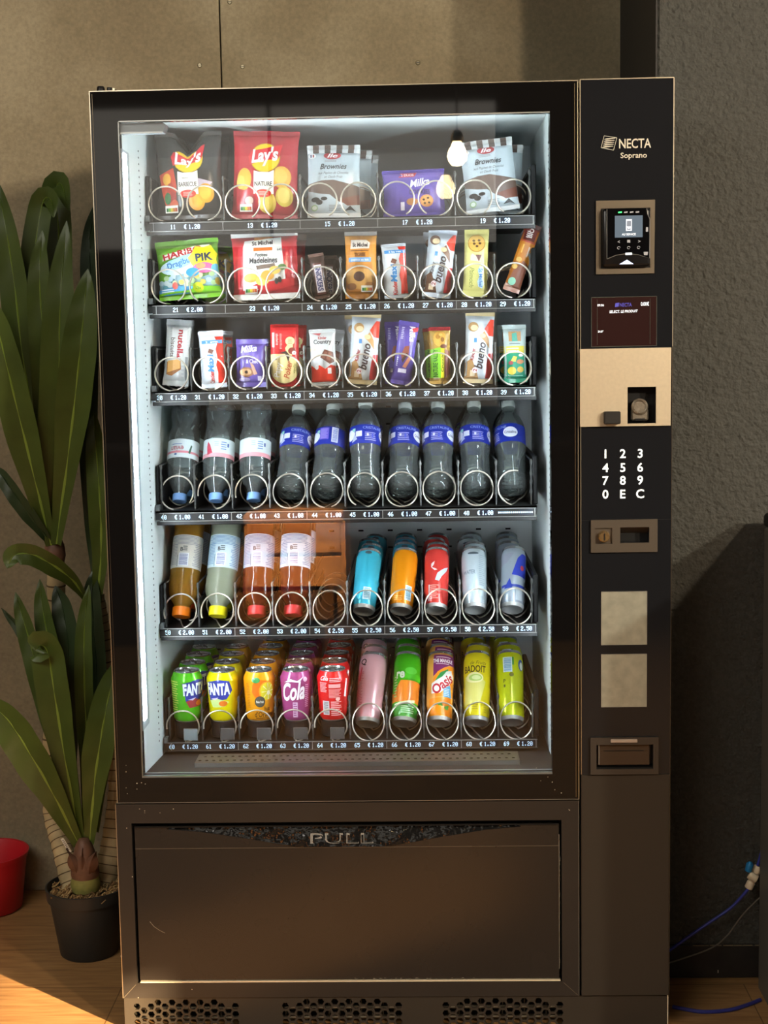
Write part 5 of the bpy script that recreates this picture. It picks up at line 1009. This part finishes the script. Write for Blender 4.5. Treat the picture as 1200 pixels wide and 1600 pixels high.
# upper crown
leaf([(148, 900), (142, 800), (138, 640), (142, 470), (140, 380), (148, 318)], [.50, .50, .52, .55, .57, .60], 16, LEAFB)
leaf([(150, 960), (158, 860), (156, 780), (150, 700), (146, 640)], [.47, .44, .42, .42, .43], 18)
leaf([(84, 850), (66, 720), (50, 560), (52, 420), (66, 320), (80, 312), (84, 340)], [.48, .46, .44, .44, .45, .43, .41], 20)
leaf([(86, 850), (84, 700), (90, 520), (92, 380), (88, 300), (96, 288), (108, 330)], [.50, .50, .50, .51, .52, .50, .47], 23, LEAF)
leaf([(84, 852), (60, 700), (36, 560), (22, 440), (8, 350), (-6, 280)], [.48, .44, .41, .40, .40, .42], 22)
leaf([(86, 850), (78, 700), (70, 560), (62, 440), (66, 360)], [.46, .41, .38, .37, .38], 21)
leaf([(88, 850), (86, 730), (92, 600), (94, 480), (104, 345)], [.46, .40, .36, .34, .36], 28)
leaf([(88, 850), (108, 700), (122, 580), (130, 500), (137, 420)], [.44, .37, .32, .31, .32], 28)
leaf([(80, 852), (52, 740), (20, 610), (-2, 520), (-18, 460)], [.45, .38, .33, .31, .31], 27)
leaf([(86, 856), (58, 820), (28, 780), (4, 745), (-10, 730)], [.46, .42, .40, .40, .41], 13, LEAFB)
leaf([(134, 935), (112, 905), (78, 880), (48, 866), (22, 868), (11, 888)], [.44, .39, .35, .33, .32, .31], 17, tip=.7)
m = MB(); m.lathe([(.016, -.03), (.024, 0), (.022, .02), (.012, .05), (0, .06)], SHE, 18, Matrix.Translation(U(86, 868, .47))); pp_(m, 'stem_base')
# lower crown
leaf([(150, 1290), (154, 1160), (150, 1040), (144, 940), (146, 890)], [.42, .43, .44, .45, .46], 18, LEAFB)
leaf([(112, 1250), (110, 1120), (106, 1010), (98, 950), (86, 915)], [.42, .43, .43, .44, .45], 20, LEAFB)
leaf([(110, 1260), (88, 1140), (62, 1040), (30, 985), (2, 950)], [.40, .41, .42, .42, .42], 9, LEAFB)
leaf([(126, 1290), (104, 1150), (84, 1040), (68, 960), (62, 905)], [.40, .40, .40, .41, .42], 17)
leaf([(124, 1300), (92, 1170), (62, 1060), (40, 980), (24, 925)], [.38, .37, .37, .38, .39], 17)
leaf([(134, 1300), (136, 1180), (132, 1070), (132, 980), (139, 914)], [.39, .38, .38, .39, .40], 15)
leaf([(150, 1300), (160, 1200), (170, 1130), (182, 1060), (190, 1010)], [.36, .35, .36, .37, .38], 16)
leaf([(126, 1318), (104, 1200), (86, 1090), (76, 1024), (64, 1008), (54, 1018)], [.35, .31, .29, .29, .28, .27], 27, tip=.75)
leaf([(124, 1320), (80, 1235), (36, 1160), (8, 1120), (-30, 1085)], [.35, .30, .27, .26, .26], 30)
leaf([(140, 1318), (148, 1220), (160, 1140), (172, 1080), (186, 1030)], [.35, .32, .31, .32, .34], 25)

# ------------------------------------------------------------------ red pot, appliance, tubes
RED = mat('red_plastic', (186, 26, 36), .42)
q = thing('flower_pot', 'glossy red plastic pot standing on the wood floor by the concrete wall', 'pot', T=Matrix.Translation((-1.062, .625, 0)))
m = MB(); m.lathe([(0, .0), (.070, .0), (.076, .004), (.092, .128), (.095, .129), (.098, .140), (.093, .140), (.086, .122), (.070, .012), (0, .012)], RED, 56); m.build('body', q, ang=50)
m = MB(); m.lathe([(.0935, .1405), (.0975, .1410), (.0982, .1395)], RED, 56); m.build('rim', q)
AM = mat('appliance_grey', (92, 88, 80), .5, noise=(20, .06)); ap = thing('metal_cabinet', 'grey metal cabinet with a black top at the far right edge of the picture', 'cabinet', T=Matrix.Translation((.874, -.092, 0)))
m = MB(); m.box(-.199, .24, -.30, .262, .0, .960, AM, .004); m.build('body', ap)
m = MB(); m.box(-.2015, .242, -.302, .264, .960, .990, BLK, .010, seg=3); m.build('top', ap)
m = MB(); m.box(-.18, .22, -.306, -.301, .05, .93, AM, .002); dr = m.build('door', ap); m = MB(); m.tube([(-.14, -.306, .42), (-.14, -.33, .44), (-.14, -.33, .58), (-.14, -.306, .60)], .006, SIL, 8); m.build('handle', dr)
BT = mat('blue_tube', (52, 62, 158), .3); YT = .205
def sp(pts, y=None): return spine([U(a, b, c) for a, b, c in pts], 40)
w1 = thing('water_tube', 'blue plastic water tube with a white valve hanging in front of the black wall', 'water tube', T=Matrix.Translation(U(1166, 1390, .19)))
W1 = w1.matrix_world.inverted()
def wp(mb, name, lb=None): me = mb.mesh(name, 50); me.transform(W1); return link(name, me, w1, lb)
m = MB(); m.tube(sp([(1030, 1496, .20), (1060, 1475, .19), (1100, 1447, .19), (1140, 1420, .19), (1158, 1402, .19), (1170, 1388, .19)]), .0032, BT, 10); wp(m, 'tube')
m = MB(); m.tube(sp([(1183, 1356, .19), (1187, 1342, .19), (1192, 1325, .19), (1200, 1300, .19)]), .0032, BT, 10); wp(m, 'tube')
WV = mat('valve_white', (222, 205, 176), .4)
def cyl(a, b, r, mt, mb): mb.tube([a, a + (b - a) * .08, a + (b - a) * .92, b], [r * .88, r, r, r * .88], mt, 20)
m = MB(); cyl(U(1169, 1388, .19), U(1174, 1378, .19), .0085, WV, m); cyl(U(1171, 1383, .19), U(1183, 1360, .19), .0070, WV, m); cyl(U(1180, 1365, .19), U(1185, 1353, .19), .0085, WV, m); cyl(U(1170, 1366, .185), U(1183, 1374, .180), .0088, WV, m); wp(m, 'valve', 'white plastic valve')
m = MB(); cyl(U(1169, 1361, .182), U(1172, 1349, .180), .0072, mat('valve_blue', (40, 130, 190), .35), m); m.lathe([(0, .0045), (.0040, .003), (.0055, 0)], mat('valve_blue', (40, 130, 190), .35), 14, Matrix.Translation(U(1172, 1349, .180))); wp(m, 'valve_lever', 'blue valve lever')
m = MB(); m.tube(sp([(1040, 1506, .20), (1060, 1500, .20), (1110, 1482, .20), (1136, 1462, .20), (1160, 1430, .20), (1186, 1404, .20), (1200, 1396, .20)]), .0016, mat('cable_grey', (104, 98, 86), .5), 8)
tag(m.build('power_cable'), 'thin dark grey cable crossing the black skirting below the blue tube', 'cable')
def fl(px, py): p = UZ(px, py, .0042); return p
m = MB(); m.tube(spine([fl(1051, 1573), fl(1066, 1576), fl(1100, 1581), fl(1140, 1578), fl(1168, 1570), fl(1188, 1562)], 40), .0040, mat('blue_tube_floor', (50, 54, 128), .35), 10)
tag(m.build('floor_tube'), 'blue tube curving over the wooden floor to the right of the machine', 'water tube')

# ------------------------------------------------------------------ behind the photographer (seen only in the glass)
pl = thing('pendant_lamp', 'pear shaped glowing bulb hanging on a cord, mirrored in the machine glass', 'lamp', T=Matrix.Translation((.125, -2.1, 1.955)))
m = MB(); m.lathe([(0, -.036), (.018, -.032), (.030, -.018), (.033, 0), (.028, .018), (.018, .034), (.014, .044)], mat('bulb_glow', (255, 236, 190), .3, emis=(255, 226, 170), es=60), 32); m.build('bulb', pl)
m = MB(); m.lathe([(0, .08), (.010, .08), (.020, .066), (.022, .044), (.012, .042)], mat('socket_brass', (120, 100, 70), .35, .8), 24); m.tube([(0, 0, .08), (0, 0, .945)], .003, BLK, 8); m.build('socket', pl)
ct_ = thing('counter', 'long dark counter behind the photographer', 'counter', T=Matrix.Translation((-.2, -3.95, 0)))
m = MB(); m.box(-2.6, 1.9, -.25, .25, 0, .86, mat('counter_dark', (32, 32, 36), .5)); m.build('body', ct_); m = MB(); m.box(-2.62, 1.92, -.28, .28, .86, .90, mat('counter_top', (50, 44, 40), .4)); m.build('worktop', ct_)

bn = thing('bench', 'pale orange wooden bench with a slatted front, mirrored in the machine glass', 'bench', T=Matrix.Translation((-.535, -3.32, 0)))
OW = mat('bench_wood', (214, 156, 96), .5, noise=(8, .2, (1, 1, 9)))
m = MB(); m.box(-.21, .20, -.20, .20, .628, .662, OW, .004); m.build('seat', bn)
for zz in (.50, .36): m = MB(); m.box(-.20, .19, .185, .20, zz, zz + .125, OW, .003); m.build('front_board', bn)
for sx in (-1, 1):
    for sy in (-1, 1): m = MB(); m.box(sx * .19 - .02, sx * .19 + .02, sy * .175 - .018, sy * .175 + .008, 0, .628, OW, .003); m.build('leg', bn)
